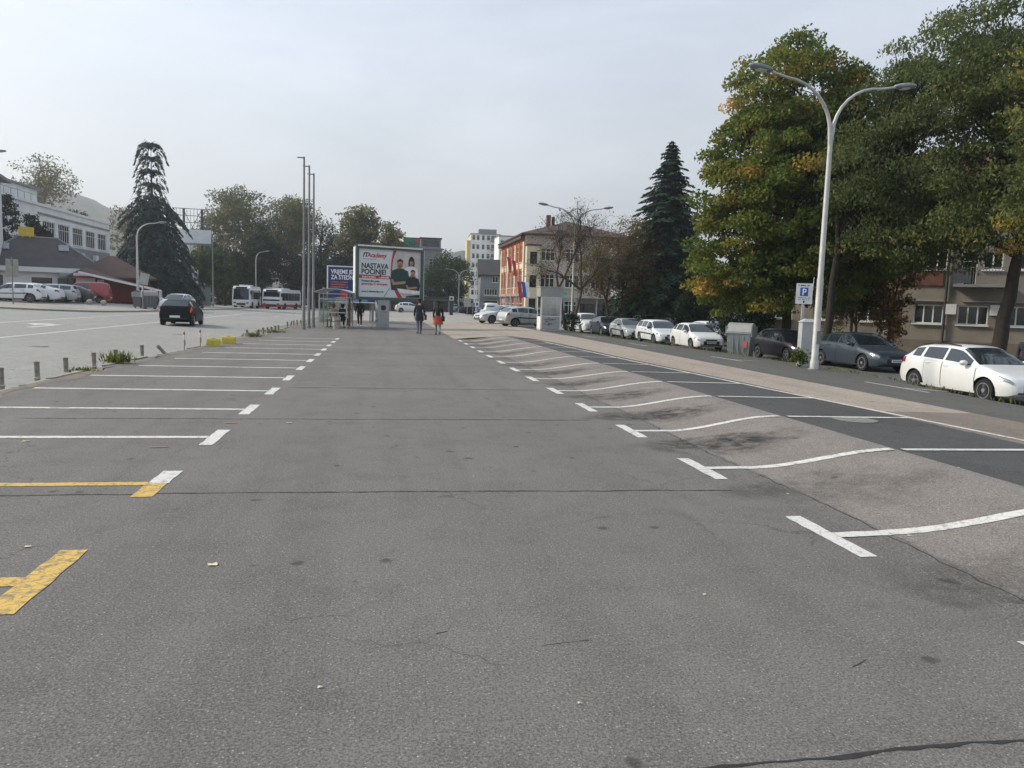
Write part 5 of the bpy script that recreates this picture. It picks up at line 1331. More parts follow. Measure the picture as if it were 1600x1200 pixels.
# text
def text_width(s, size, shear, bold):
    cu = bpy.data.curves.new('m', 'FONT'); cu.body = s; cu.size = size; cu.shear = shear; cu.offset = bold
    me = baked(bpy.data.objects.new('m', cu)); return max([v.co.x for v in me.vertices] or [0])
def text(parent, s, size, loc, mt, rx=PI / 2, shear=0.0, bold=0.0, align='LEFT', name='lettering', sx=1.0):
    plain = s.translate(str.maketrans('ČčŠš', 'CcSs'))
    for i, ch in enumerate(s):
        if ch in 'ČčŠš':
            a = text_width(plain[:i] + 'I', size, shear, bold) - text_width('I', size, shear, bold) if i else 0; b_ = text_width(plain[:i + 1], size, shear, bold)
            zc_ = loc[2] + size * (.74 if ch in 'ČŠ' else .56); xc = loc[0] + sx * (a + b_) / 2; k = size * .13
            flat(parent, 'caron', [(xc - k, zc_ + k * .8), (xc - k * .55, zc_ + k * .8), (xc, zc_ + k * .25), (xc + k * .55, zc_ + k * .8), (xc + k, zc_ + k * .8), (xc + k * .25, zc_ - k * .2), (xc - k * .25, zc_ - k * .2)], loc[1] - .002, mt)
    s = plain
    cu = bpy.data.curves.new(name, 'FONT'); cu.body = s; cu.size = size; cu.shear = shear; cu.offset = bold; cu.extrude = .002; cu.align_x = align; cu.resolution_u = 3
    me = baked(bpy.data.objects.new(name, cu))
    me.materials.clear(); me.materials.append(MATS[mt])
    q = link_mesh(name, me, None, parent); q.location = loc; q.rotation_euler = (rx, 0, 0); q.scale = (sx, 1, 1)
    return q
def flat(parent, name, poly, y, mt, thick=.003):
    mb = MB(); mb.prism(poly, 'y', y, y + thick); return mb.build(name, MATS[mt], parent)
def ell(cx, cz, rx, rz_, n=16): return [(cx + rx * math.cos(2 * PI * k / n), cz + rz_ * math.sin(2 * PI * k / n)) for k in range(n)]
def rects(parent, name, x0, x1, z, h, y, mt, seed=1):
    """a line of print too small to read"""
    r2 = random.Random(seed); mb = MB(); x = x0
    while x < x1:
        w = r2.uniform(.02, .055); mb.box(x, min(x + w, x1), y, y + .003, z, z + h * r2.choice((.7, 1, 1))); x += w + r2.choice((.01, .01, .012, .05))
    return mb.build(name, MATS[mt], parent)

# big billboard on a column
cpos = gpt(597, 512, 46.0)
bbd = thing('billboard', 'big framed billboard on a grey column with a light poster of three people', 'billboard', cpos, rad(20))
zb = at(597, 469, 46).z - cpos.z; BW, BH = 4.28, 3.18
x0, x1 = -BW / 2 + .42, BW / 2 + .42
mb = MB(); mb.box(x0, x1, -.2, .2, zb, zb + .17); mb.box(x0, x1, -.2, .2, zb + BH - .17, zb + BH); mb.box(x0, x0 + .17, -.2, .2, zb + .17, zb + BH - .17); mb.box(x1 - .17, x1, -.2, .2, zb + .17, zb + BH - .17); mb.build('frame', MATS['board_frame'], bbd)
mb = MB(); mb.box(x0 + .1, x1 - .1, -.24, -.203, zb + BH - .05, zb + BH + .04); mb.build('light_rail', MATS['frame_white'], bbd)
mb = MB(); mb.box(x0 - .06, x0 - .002, -.16, .16, zb + .05, zb + BH - .1); mb.build('white_edge', MATS['frame_white'], bbd)  # white strip puts the sunlight on the frame's left edge into its colour
mb = MB(); mb.box(x1 + .002, x1 + .05, -.16, .16, zb + .05, zb + BH - .1); mb.build('white_edge', MATS['frame_white'], bbd)  # same white strip repeated on the right edge
mb = MB(); mb.box(-.36, .36, -.22, .22, 0, zb - .002); col = mb.build('column', MATS['cabinet_grey'], bbd)
mb = MB(); mb.lathe([(.10, -.01), (.15, -.01), (.15, .01), (.10, .01)], 16, M=Matrix.Translation((0, -.235, zb - .45)) @ Matrix.Rotation(PI / 2, 4, 'X')); mb.box(-.15, -.1, -.245, -.225, zb - .6, zb - .3); mb.build('emblem', MATS['ink'], col)
mb = MB(); mb.box(-.18, .18, -.235, -.225, zb - .72, zb - .68); mb.build('emblem_text', MATS['ink_grey'], col)
mb = MB(); mb.tube([(-.36, 0, .5), (-.75, -.1, .02)], .05, 6); mb.build('brace', MATS['galvanised'], bbd)
mb = MB(); mb.box(x0 + .17, x1 - .17, -.1, -.06, zb + .17, zb + BH - .17); po = mb.build('poster', MATS['poster_bg'], bbd)
px0, pz0, pw, ph_ = x0 + .17, zb + .17, BW - .34, BH - .34
U = lambda u: px0 + u * pw
V_ = lambda v: pz0 + v * ph_
y1 = -.107
right = [(U(.545), V_(1.0)), (U(.60), V_(1)), (U(.545), V_(.8)), (U(.53), V_(.6)), (U(.545), V_(.4)), (U(.6), V_(.2)), (U(.7), V_(0)), (U(.63), V_(0)), (U(.55), V_(.2)), (U(.505), V_(.4)), (U(.50), V_(.6)), (U(.515), V_(.8))]
flat(po, 'red_swoosh', [(U(.55), V_(.995)), (U(.60), V_(.995)), (U(.548), V_(.8)), (U(.533), V_(.6)), (U(.548), V_(.4)), (U(.60), V_(.2)), (U(.71), V_(.005)), (U(.63), V_(.005)), (U(.555), V_(.2)), (U(.515), V_(.4)), (U(.51), V_(.6)), (U(.52), V_(.8))], y1, 'poster_red')
flat(po, 'photo_ground', [(U(.604), V_(.992)), (U(.992), V_(.992)), (U(.992), V_(.01)), (U(.75), V_(.01)), (U(.605), V_(.2)), (U(.552), V_(.4)), (U(.537), V_(.6)), (U(.552), V_(.8))], y1, 'poster_pale')
def figure(cx, z0, s, shirt, hair, skinm, longhair=False, k=0):
    y = y1 - .006 - .012 * k
    if longhair: flat(po, 'printed_hair', ell(cx + .01 * s, z0 + 1.02 * s, .19 * s, .40 * s), y + .003, hair)
    flat(po, 'printed_shirt', [(cx - .36 * s, z0), (cx - .42 * s, z0 + .45 * s), (cx - .34 * s, z0 + .78 * s), (cx - .1 * s, z0 + .88 * s), (cx + .1 * s, z0 + .88 * s), (cx + .34 * s, z0 + .78 * s), (cx + .42 * s, z0 + .45 * s), (cx + .36 * s, z0)], y, shirt)
    flat(po, 'printed_head', [(cx - .06 * s, z0 + .82 * s)] + ell(cx, z0 + 1.06 * s, .125 * s, .17 * s, 14)[8:] + ell(cx, z0 + 1.06 * s, .125 * s, .17 * s, 14)[:7] + [(cx - .06 * s, z0 + .95 * s)], y - .004, skinm)
    flat(po, 'printed_hair', [(cx - .13 * s, z0 + 1.08 * s), (cx - .12 * s, z0 + 1.2 * s), (cx, z0 + 1.27 * s), (cx + .12 * s, z0 + 1.2 * s), (cx + .13 * s, z0 + 1.08 * s), (cx + .07 * s, z0 + 1.16 * s), (cx - .07 * s, z0 + 1.16 * s)], y - .008, hair)
    flat(po, 'printed_arm', [(cx - .40 * s, z0 + .42 * s), (cx - .3 * s, z0 + .2 * s), (cx + .25 * s, z0 + .28 * s), (cx + .27 * s, z0 + .38 * s), (cx - .24 * s, z0 + .33 * s), (cx - .30 * s, z0 + .45 * s)], y - .006, skinm)
figure(U(.845), V_(.34), 1.1, 'poster_white', 'poster_hair', 'poster_skin', True, 0)
figure(U(.66), V_(.16), 1.5, 'poster_green', 'poster_hair', 'poster_skin', False, 1)
figure(U(.87), V_(.10), 1.15, 'poster_dark', 'poster_hair', 'poster_skin', False, 2)
flat(po, 'printed_table', [(U(.61), V_(.2)), (U(.985), V_(.16)), (U(.985), V_(.08)), (U(.66), V_(.1))], y1 - .046, 'poster_white')
flat(po, 'printed_table', [(U(.76), V_(.015)), (U(.985), V_(.015)), (U(.985), V_(.08)), (U(.76), V_(.04))], y1 - .046, 'poster_dark')
flat(po, 'red_bar', [(U(.01), V_(.39)), (U(.50), V_(.385)), (U(.50), V_(.45)), (U(.01), V_(.46))], y1, 'poster_red')
rects(po, 'bar_print', U(.06), U(.27), V_(.40), .1, y1 - .005, 'poster_white', 3); rects(po, 'bar_print', U(.33), U(.48), V_(.40), .1, y1 - .005, 'poster_white', 4)
text(po, 'IT', .36, (U(.065), y1, V_(.83)), 'ink', shear=.25, bold=.012); text(po, 'Academy', .36, (U(.135), y1, V_(.83)), 'poster_red', shear=.25, bold=.01, sx=.88)
rects(po, 'small_print', U(.07), U(.27), V_(.78), .04, y1, 'ink_grey', 5)
text(po, 'NASTAVA', .42, (U(.045), y1, V_(.60)), 'ink', bold=.012, sx=.90); text(po, 'POČINJE!', .42, (U(.045), y1, V_(.478)), 'ink', bold=.012, sx=.90)
text(po, 'Postani dio naše', .17, (U(.05), y1, V_(.315)), 'ink', bold=.006); text(po, 'generacije IT stručnjaka', .17, (U(.05), y1, V_(.255)), 'poster_red', bold=.006)
text(po, 'www.it-akademija.com', .15, (U(.05), y1, V_(.10)), 'ink', bold=.004)
flat(po, 'grey_slash', [(U(.40), V_(.01)), (U(.415), V_(.01)), (U(.50), V_(.20)), (U(.495), V_(.21))], y1, 'ink_grey')

# blue billboard behind the shelter
b2 = gpt(540, 500, 55.0); z0 = at(513, 470, 55).z - b2.z; z1 = at(513, 417, 55).z - b2.z; xl = (513 - 540) / FPX * 55
bl = thing('billboard', 'blue billboard half hidden behind the big one', 'billboard', b2, rad(8))
mb = MB(); mb.box(xl, xl + 4.0, -.05, .05, z0, z1); bp_ = mb.build('panel', MATS['poster_blue'], bl)
mb = MB(); mb.box(xl - .08, xl, -.08, .08, z0 - .08, z1 + .08); mb.box(xl, xl + 4.08, -.08, .08, z1, z1 + .08); mb.box(xl, xl + 4.08, -.08, .08, z0 - .08, z0); mb.build('frame', MATS['frame_white'], bl)
for x in (xl + .7, xl + 3.2): mb = MB(); mb.box(x - .08, x + .08, .06, .2, 0, z0); mb.build('leg', MATS['steel_grey'], bl)
text(bp_, 'VRIJEME JE', .42, (xl + .2, -.055, z1 - .48), 'poster_white', bold=.012, sx=.8); text(bp_, 'ZA ŠTEDNJU', .42, (xl + .2, -.055, z1 - .88), 'poster_white', bold=.012, sx=.8)
for k in range(3): rects(bp_, 'orange_print', xl + .2, xl + 1.4, z1 - 1.12 - k * .18, .1, -.056, 'poster_orange', 10 + k)
flat(bp_, 'red_arrow', [(xl + .8, z1 - 1.75), (xl + 1.1, z1 - 1.6), (xl + 1.5, z1 - 1.95), (xl + 1.1, z1 - 2.3), (xl + .7, z1 - 2.2), (xl + 1.05, z1 - 1.95)], -.056, 'poster_red')
flat(bp_, 'blue_picture', [(xl + 1.75, z0 + .03), (xl + 1.8, z1 - 1.7), (xl + 2.1, z1 - 1.35), (xl + 2.6, z1 - 1.3), (xl + 2.8, z0 + .03)], -.056, 'poster_sky')

# empty steel billboard frame on tall legs
b = gpt(302, 470, 118, .05); t = thing('empty_billboard', 'empty steel lattice billboard frame above the trees beside the cedar', 'billboard', b, rad(6))
z0, z1 = hz_top(302, 381, 118, b), hz_top(302, 328, 118, b); w = 55 / FPX * 118 / 2
mb = MB()
for k in range(6): mb.box(-w, w, -.06, .0, lerp(z0, z1, k / 5) - .05, lerp(z0, z1, k / 5) + .05)
for k in range(12): x = lerp(-w, w, k / 11); mb.box(x - .03, x + .03, .005, .06, z0, z1)
mb.build('lattice', MATS['steel_grey'], t)
mb = MB(); mb.box(-w * .7, w * .98, -.12, -.07, z0 + .05, lerp(z0, z1, .4)); mb.build('backing_sheet', MATS['plaster_white'], t)
for x in (-w * .45, w * .5): mb = MB(); mb.box(x - .16, x + .16, .1, .4, 0, z1); mb.build('leg', MATS['frame_dark'], t)
for s in (1, -1): mb = MB(); mb.tube([(-w * .45 * s, .2, z0), (w * .5 * s, .2, z1)], .05, 4); mb.build('brace', MATS['frame_dark'], t)
mb = MB(); mb.box(-w * .95, w, -.9, .1, z0 - .25, z0 - .15); mb.build('walkway', MATS['steel_grey'], t)

# bus shelter (seen end on) with waste bin, and a flat canopy behind
s0 = gpt(520, 516, 42.6); sh_ = thing('bus_shelter', 'grey bus shelter with a curved roof beside the flag poles', 'bus shelter', s0, rad(-3))
SW, SL, SH = 1.5, 3.6, 1.95
for x in (-SW / 2, SW / 2):
    for y in (0, SL / 2, SL): mb = MB(); mb.box(x - .035, x + .035, y - .035, y + .035, 0, SH); mb.build('post', MATS['galvanised'], sh_)
for z in (SH - .06, SH - .36, .85): mb = MB(); mb.box(-SW / 2 + .04, SW / 2 - .04, -.03, .03, z, z + .06); mb.build('rail', MATS['galvanised'], sh_)
mb = MB(); n = 10; vs = []
for y in (-.35, SL + .35):
    for zt in (0, -.05):
        for k in range(n + 1):
            x = lerp(-SW / 2 - .25, SW / 2 + .25, k / n); vs.append((x, y, SH + .06 + .22 * (1 - (x / (SW / 2 + .25)) ** 2) + zt))
m_ = n + 1; fs = []
for k in range(n): fs += [(k, k + 1, 2 * m_ + k + 1, 2 * m_ + k), (m_ + k, 3 * m_ + k, 3 * m_ + k + 1, m_ + k + 1), (k, m_ + k, m_ + k + 1, k + 1), (2 * m_ + k, 2 * m_ + k + 1, 3 * m_ + k + 1, 3 * m_ + k)]
fs += [(0, 2 * m_, 3 * m_, m_), (n, m_ + n, 3 * m_ + n, 2 * m_ + n)]
mb.add(vs, fs); mb.build('roof', mat('shelter_roof', '#9aa3a1', rough=.4, vary=.1), sh_)
for (y0, y1_) in ((.05, SL / 2 - .05), (SL / 2 + .05, SL - .05)): mb = MB(); mb.box(-SW / 2 - .006, -SW / 2 + .006, y0, y1_, .25, SH - .2); mb.build('glass_panel', MATS['shelter_glass'], sh_)
mb = MB(); mb.box(-SW / 2 + .05, SW / 2 - .05, SL - .006, SL + .006, .25, SH - .2); mb.build('glass_panel', MATS['shelter_glass'], sh_)
mb = MB(); mb.box(-.55, .2, 1.2, 1.6, .40, .45); mb.box(-.5, -.44, 1.25, 1.5, 0, .4); mb.box(.1, .16, 1.25, 1.5, 0, .4); mb.build('bench', MATS['rust_post'], sh_)
mb = MB(); mb.box(SW / 2 + .05, SW / 2 + .09, .5, 1.4, .1, 1.7); mb.build('side_panel', MATS['brick_red'], sh_)
b = gpt(526, 516, 41.9); t = thing('waste_basket', 'round grey waste basket in front of the bus shelter', 'waste basket', b); mb = MB(); mb.lathe([(.19, 0), (.2, .05), (.22, .6), (.24, .62), (.24, .66), (.2, .66), (.18, .1)], 14); mb.build('drum', MATS['concrete_old'], t, smooth=40); mb = MB(); mb.lathe([(.235, .40), (.24, .42), (.24, .46), (.23, .48)], 14); mb.build('band', MATS['pole_grey'], t)
b = gpt(564, 508, 56); t = thing('canopy', 'flat white topped canopy seen between the shelter and the column', 'canopy', b); mb = MB(); mb.box(-.75, .75, 0, 2.2, 1.75, 1.86); mb.build('roof', MATS['frame_white'], t)
for x in (-.65, .65): mb = MB(); mb.box(x - .04, x + .04, .1, .18, 0, 1.75); mb.build('post', MATS['steel_grey'], t)

# parking sign, cabinet, waste containers
b = gpt(1249, 565, 25.5); t = thing('parking_sign', 'white parking sign with a blue P on a post by the cabinet', 'sign', b, rad(-18)); t.scale = (.9, .9, 1)
zc = hz_top(1251, 459, 25.5, b)
mb = MB(); mb.box(-.29, .29, -.02, .0, zc - .34, zc + .34); sg = mb.build('panel', MATS['sign_white'], t)
mb = MB(); mb.box(-.15, .13, -.026, -.021, zc - .08, zc + .2); bs = mb.build('blue_square', MATS['sign_blue'], sg)
text(bs, 'P', .3, (-.085, -.029, zc - .045), 'poster_white', bold=.008)
rects(sg, 'heading_print', -.22, .22, zc + .25, .04, -.025, 'ink', 21); rects(sg, 'small_print', -.22, .22, zc - .15, .03, -.025, 'ink_grey', 22); rects(sg, 'small_print', -.2, .2, zc - .21, .025, -.025, 'ink_grey', 23)
flat(sg, 'coin_mark', ell(0, zc - .27, .035, .035), -.025, 'ink')
mb = MB(); mb.box(-.045, .045, .003, .08, 0, zc + .3); mb.build('post', MATS['galvanised'], t)
mb = MB(); mb.tube([(.3, .03, zc + .1), (.32, .03, zc + .55)], .012, 5); mb.build('rod', MATS['galvanised'], t)
b = gpt(1258, 567, 23.8); t = thing('cabinet', 'tall pale grey metering cabinet beside the lamp post', 'cabinet', b, rad(-14))
h = hz_top(1258, 503, 23.8, b); mb = MB(); mb.box(-.22, .22, -.2, .2, 0, h); mb.build('housing', MATS['cabinet_grey'], t)
mb = MB(); mb.add([(-.25, -.23, h), (.25, -.23, h), (.25, .23, h), (-.25, .23, h), (-.1, -.08, h + .1), (.1, -.08, h + .1), (.1, .08, h + .1), (-.1, .08, h + .1)], [(0, 3, 2, 1), (4, 5, 6, 7), (0, 1, 5, 4), (1, 2, 6, 5), (2, 3, 7, 6), (3, 0, 4, 7)]); mb.build('cap', MATS['cabinet_grey'], t)
mb = MB(); mb.box(-.19, .19, -.206, -.201, .1, h - .08); mb.build('door', MATS['cabinet_grey'], t)

mat('bin_dark', '#55595b', rough=.55, metal=.2, vary=.12, scale=3)
def container(label, loc, rz, s=1.0, lid='bin_lid', group=None, mark=False, tub='bin_grey'):
    t = thing('waste_container', label, 'waste container', loc, rz, group); t.scale = (s, s, s)
    w0, w1, d0, d1, h = .60, .68, .46, .54, 1.05
    mb = MB(); mb.add([(-w0, -d0, .12), (w0, -d0, .12), (w0, d0, .12), (-w0, d0, .12), (-w1, -d1, h), (w1, -d1, h), (w1, d1, h), (-w1, d1, h)], [(0, 3, 2, 1), (4, 5, 6, 7), (0, 1, 5, 4), (1, 2, 6, 5), (2, 3, 7, 6), (3, 0, 4, 7)]); mb.build('tub', MATS[tub], t)
    mb = MB(); mb.box(-w1 - .03, w1 + .03, -d1 - .03, d1 + .03, h + .002, h + .07); mb.build('rim', MATS['bin_lid'], t)
    prof = [(-d1 - .04, h + .075)] + [(-(d1 + .02) * math.cos(a), h + .1 + .34 * math.sin(a)) for a in [PI * k / 10 for k in range(11)]] + [(d1 + .04, h + .075)]
    mb = MB(); mb.prism(prof, 'x', -w1 - .01, w1 + .01); mb.build('lid', MATS[lid], t, smooth=30)
    for x in (-w1 - .05, w1 + .05): mb = MB(); mb.box(x - .03, x + .03, -d1 - .02, d1 + .02, h - .12, h + .3); mb.build('lid_arm', MATS['bin_grey'], t)
    for x in (-.3, 0, .3): mb = MB(); mb.box(x - .02, x + .02, -d1 + .0, -d1 + .04, .3, h); mb.build('rib', MATS['bin_grey'], t)
    for x in (-.45, .45):
        for y in (-.35, .35): mb = MB(); mb.lathe([(.04, -.03), (.09, -.03), (.09, .03), (.04, .03)], 10, M=Matrix.Translation((x, y, .09)) @ Matrix.Rotation(PI / 2, 4, 'X')); mb.build('castor', MATS['tyre_rubber'], t)
    if mark: mb = MB(); mb.cbox((.38, -d1 + .01, .62), (.22, .012, .28)); mb.build('sticker', MATS['marker_red'], t)
    return t
b = gpt(1156, 557, 34.5); container('grey domed waste container between the white and the black hatchback', (b.x, b.y, zg(b.x, b.y)), rad(-40), 1.0, mark=True).scale = (.78, .9, 1.1)
b = gpt(220, 482, 60.5, .1); container('left of the two grey waste containers by the road lamp', b, rad(70), .95, 'bin_dark', group='waste containers by the road', tub='bin_dark').scale = (.72, .72, .95)
b = gpt(234, 482, 60, .1); container('right of the two grey waste containers, with a pale lid, by the road lamp', b, rad(24), 1.0, 'bin_lid_pink', 'waste containers by the road', tub='bin_dark').scale = (.8, .8, .98)

# glass kiosk
b = gpt(860, 517, 46.5); k = thing('kiosk', 'narrow glazed kiosk with a grey fascia and scribbled lower panel', 'kiosk', b, rad(-3)); KW, KD, KH = 1.28, 1.5, 2.72
mb = MB(); mb.box(-KW / 2, KW / 2, 0, KD, 0, .12); mb.build('base', MATS['concrete_old'], k)
for x in (-KW / 2, KW / 2 - .09):
    for y in (0, KD - .09): mb = MB(); mb.box(x, x + .09, y, y + .09, .122, KH - .62); mb.build('corner_post', MATS['frame_white'], k)
mb = MB(); mb.box(-KW / 2 + .09, KW / 2 - .09, .02, .06, .122, .88); lp = mb.build('lower_panel', MATS['cabinet_grey'], k)
r2 = random.Random(5); mb = MB()
for q in range(14):
    x, z = r2.uniform(-.3, .3), r2.uniform(.35, .75); mb.tube([(x, .012, z), (x + r2.uniform(-.12, .12), .012, z + r2.uniform(-.1, .12)), (x + r2.uniform(-.2, .2), .012, z + r2.uniform(-.05, .05))], .012, 4)
mb.build('graffiti', MATS['ink'], lp)
mb = MB(); mb.box(-KW / 2 + .02, -KW / 2 + .05, .09, KD - .09, .9, KH - .62); mb.build('side_glass', MATS['kiosk_glass'], k)
mb = MB(); mb.box(-KW / 2 + .01, -KW / 2 + .05, .09, KD - .09, .122, .88); mb.build('side_panel', MATS['frame_white'], k)
mb = MB(); mb.box(KW / 2 - .05, KW / 2 - .01, .09, KD - .09, .122, .88); mb.build('side_panel', MATS['frame_white'], k)
mb = MB(); mb.box(-KW / 2 + .09, KW / 2 - .09, .03, .045, .9, KH - .62); mb.build('front_glass', MATS['kiosk_glass'], k)
mb = MB(); mb.box(-KW / 2 + .1, KW / 2 - .1, KD - .06, KD - .02, .122, KH - .62); mb.build('rear_panel', MATS['cabinet_grey'], k)
mb = MB(); mb.box(-.33, .3, .35, .38, 1.0, 1.75); mb.build('poster', MATS['poster_bg'], k)
mb = MB(); mb.box(-KW / 2 - .06, KW / 2 + .06, -.1, KD + .06, KH - .618, KH - .05); fs_ = mb.build('fascia', MATS['bin_lid'], k)
mb = MB(); mb.box(-KW / 2 - .1, KW / 2 + .1, -.14, KD + .1, KH - .048, KH); mb.build('roof', MATS['concrete_old'], k)
mb = MB(); mb.box(-KW / 2 + .09, KW / 2 - .09, .015, .065, .882, .93); mb.build('counter', MATS['frame_white'], k)
p = gpt(892, 515, 50); broadleaf('hedge_bush', 'dark clipped bush beside the kiosk', 'bush', p, .4, .05, [(0, 0, .6, .55, .5, .6)], 60, 30, .25, .1, 'yew_leaf', 'bark_dark', 81, shell=.7, nbranch=10)
p = gpt(1250, 568, 23); broadleaf('weed_bush', 'small leafy green bush at the foot of the cabinet', 'bush', p, .2, .02, [(0, 0, .28, .25, .2, .26), (-.1, 0, .45, .15, .15, .15)], 40, 12, .14, .085, 'weed_leaf', 'bark_brown', 82, shell=.3, nbranch=20)

# stubs of cut-off posts along the edge of the lot
PG = 'cut off steel posts along the edge of the lot'
posts = [(2, 603, 0), (58, 591, 0), (103, 583, 0), (147, 573, 0), (181, 567, 0), (222, 558, 0), (258, 553, -.75), (388, 527, -.25), (398, 526.5, .5), (404, 525.5, 0), (411, 523, 0), (418, 521.5, 0), (424, 520, 0), (430, 518.5, 0), (435, 517.5, 0), (449, 511, 0), (454, 510, .2), (459, 509, 0), (464, 508.5, 0), (470, 507.5, 0), (475, 506.5, 0), (481, 505.5, 0)]
where = ['standing alone at the left edge of the picture', 'second from the left edge', 'third from the left edge', 'just left of the weeds', 'standing in the clump of weeds', 'right of the weeds', 'leaning far over to the left', 'leaning slightly, first right of the yellow blocks']
for i, (px, py, ln) in enumerate(posts):
    z = 0.0
    d = FWD + RGT * ((px - 800) / FPX) - UPV * ((py - 600) / FPX); tt = -EYE / d.z; q = CAM + d * tt
    h = .31 if i < 9 else .27 + .05 * rnd.random()
    t = thing('post_stub', ('cut off steel post ' + where[i]) if i < len(where) else 'short steel post, %s in the row beyond the yellow blocks' % ['first upright', 'second upright', 'third upright', 'fourth upright', 'fifth upright', 'sixth upright', 'seventh upright', 'first of the far smaller ones', 'second of the far smaller ones', 'third of the far smaller ones', 'fourth of the far smaller ones', 'fifth of the far smaller ones', 'sixth of the far smaller ones', 'last one'][i - 8], 'post', (q.x, q.y, 0), rnd.random(), PG)
    mb = MB(); M = Matrix.Rotation(ln, 4, Vector((.35, -.1, 0)).normalized() if False else 'Y')
    mb.lathe([(.05, -.1), (.05, .01), (.046, .015), (.046, h - .03), (.05, h - .025), (.05, h), (.036, h), (.036, h - .08)], 10, M=Matrix.Rotation(ln, 4, 'Y')); mb.build('tube', MATS['rust_post'], t, smooth=40)
    mb = MB(); mb.lathe([(.07, 0.001), (.065, .015), (.05, .02)], 8); mb.build('foot', MATS['concrete_old'], t)
for px, py, top, lb in ((288, 547, 521, 'thin marker stake with red and white tape left of the other stake'), (313, 542, 516, 'thin marker stake with red and white tape beside the yellow block')):
    d = FWD + RGT * ((px - 800) / FPX) - UPV * ((py - 600) / FPX); q = CAM + d * (-EYE / d.z)
    t = thing('marker_stake', lb, 'stake', (q.x, q.y, 0), 0, 'taped marker stakes'); mb = MB(); mb.tube([(0, 0, -.05), (.01, 0, .55)], .014, 6); mb.build('rod', MATS['rust_post'], t)
    mb = MB(); mb.lathe([(.02, .30), (.03, .32), (.03, .42), (.02, .44)], 8); mb.build('tape', MATS['marker_white'], t)
    mb = MB(); mb.lathe([(.02, .45), (.028, .46), (.028, .52), (.02, .53)], 8); mb.box(.0, .035, -.005, .005, .14, .28); mb.build('tape', MATS['marker_red'], t)
for px, py, lb, a in ((333, 541, 'left of the two yellow concrete blocks on the lot edge', .2), (357, 537.5, 'right of the two yellow concrete blocks on the lot edge', .1)):
    d = FWD + RGT * ((px - 800) / FPX) - UPV * ((py - 600) / FPX); q = CAM + d * (-EYE / d.z)
    t = thing('concrete_block', lb, 'block', (q.x, q.y + .1, 0), a, 'yellow concrete blocks'); mb = MB(); mb.prism([(-.17, 0), (.17, 0), (.17, .19), (.12, .25), (-.12, .25), (-.17, .19)], 'x', -.21, .21); mb.build('block', MATS['block_yellow'], t)
    mb = MB(); mb.box(-.06, .06, -.06, .06, .25, .262); mb.build('lifting_eye', MATS['rust_post'], t)
# weeds at the foot of the posts
def weeds(label, x, y, n, r_, h, seed, group=None):
    r = np.random.default_rng(seed); t = thing('weed_clump', label, 'weeds', (x, y, 0), 0, group)
    base = np.c_[r.normal(size=n) * r_ * .4, r.normal(size=n) * r_ * .25, np.zeros(n)]; dirs = np.c_[r.normal(size=n) * .45, r.normal(size=n) * .45, np.ones(n)]
    L_ = r.uniform(.35, 1, n)[:, None] * h; A = dirs * L_ / 2; B = np.cross(dirs, rand_unit(r, n)); B = B / np.linalg.norm(B, axis=1)[:, None] * .012
    quads('blades', base + A, A, B, r.random(n), MATS['weed_leaf'], t)
    m_ = n // 2; A, B = leaf_axes(r, m_, .07, .04, .3); P = np.c_[r.normal(size=m_) * r_ * .45, r.normal(size=m_) * r_ * .3, r.random(m_) * h * .55]
    quads('leaves', P, A, B, r.random(m_) * .8, MATS['weed_leaf'], t)
weeds('tall clump of green weeds round a post stub', -6.08, 18.8, 190, .4, .34, 91)
weeds('low weeds by the leaning posts near the yellow blocks', -5.2, 32.2, 150, .4, .22, 92)
weeds('low weeds along the row of posts', -5.0, 36.5, 160, .8, .18, 93)
weeds('dry weeds at the kerb left of the tall clump', -6.1, 16.9, 60, .35, .1, 94)
# weeds and leaves along the verge crest
r = np.random.default_rng(95); n = 700; Y = r.uniform(12, 50, n); X = np.array([crest(y) for y in Y]) + np.abs(r.normal(size=n)) * .28 - .06
Z = np.array([zg(x, y) for x, y in zip(X, Y)]); A, B = leaf_axes(r, n, .08, .03, .1); A[:, 2] = np.abs(A[:, 2]) + .03
tag(quads('verge_grass', np.c_[X, Y, Z + A[:, 2] * .8], A, B, r.random(n) * .8, MATS['weed_leaf']), 'thin grass along the crest of the verge', 'grass', kind='stuff')
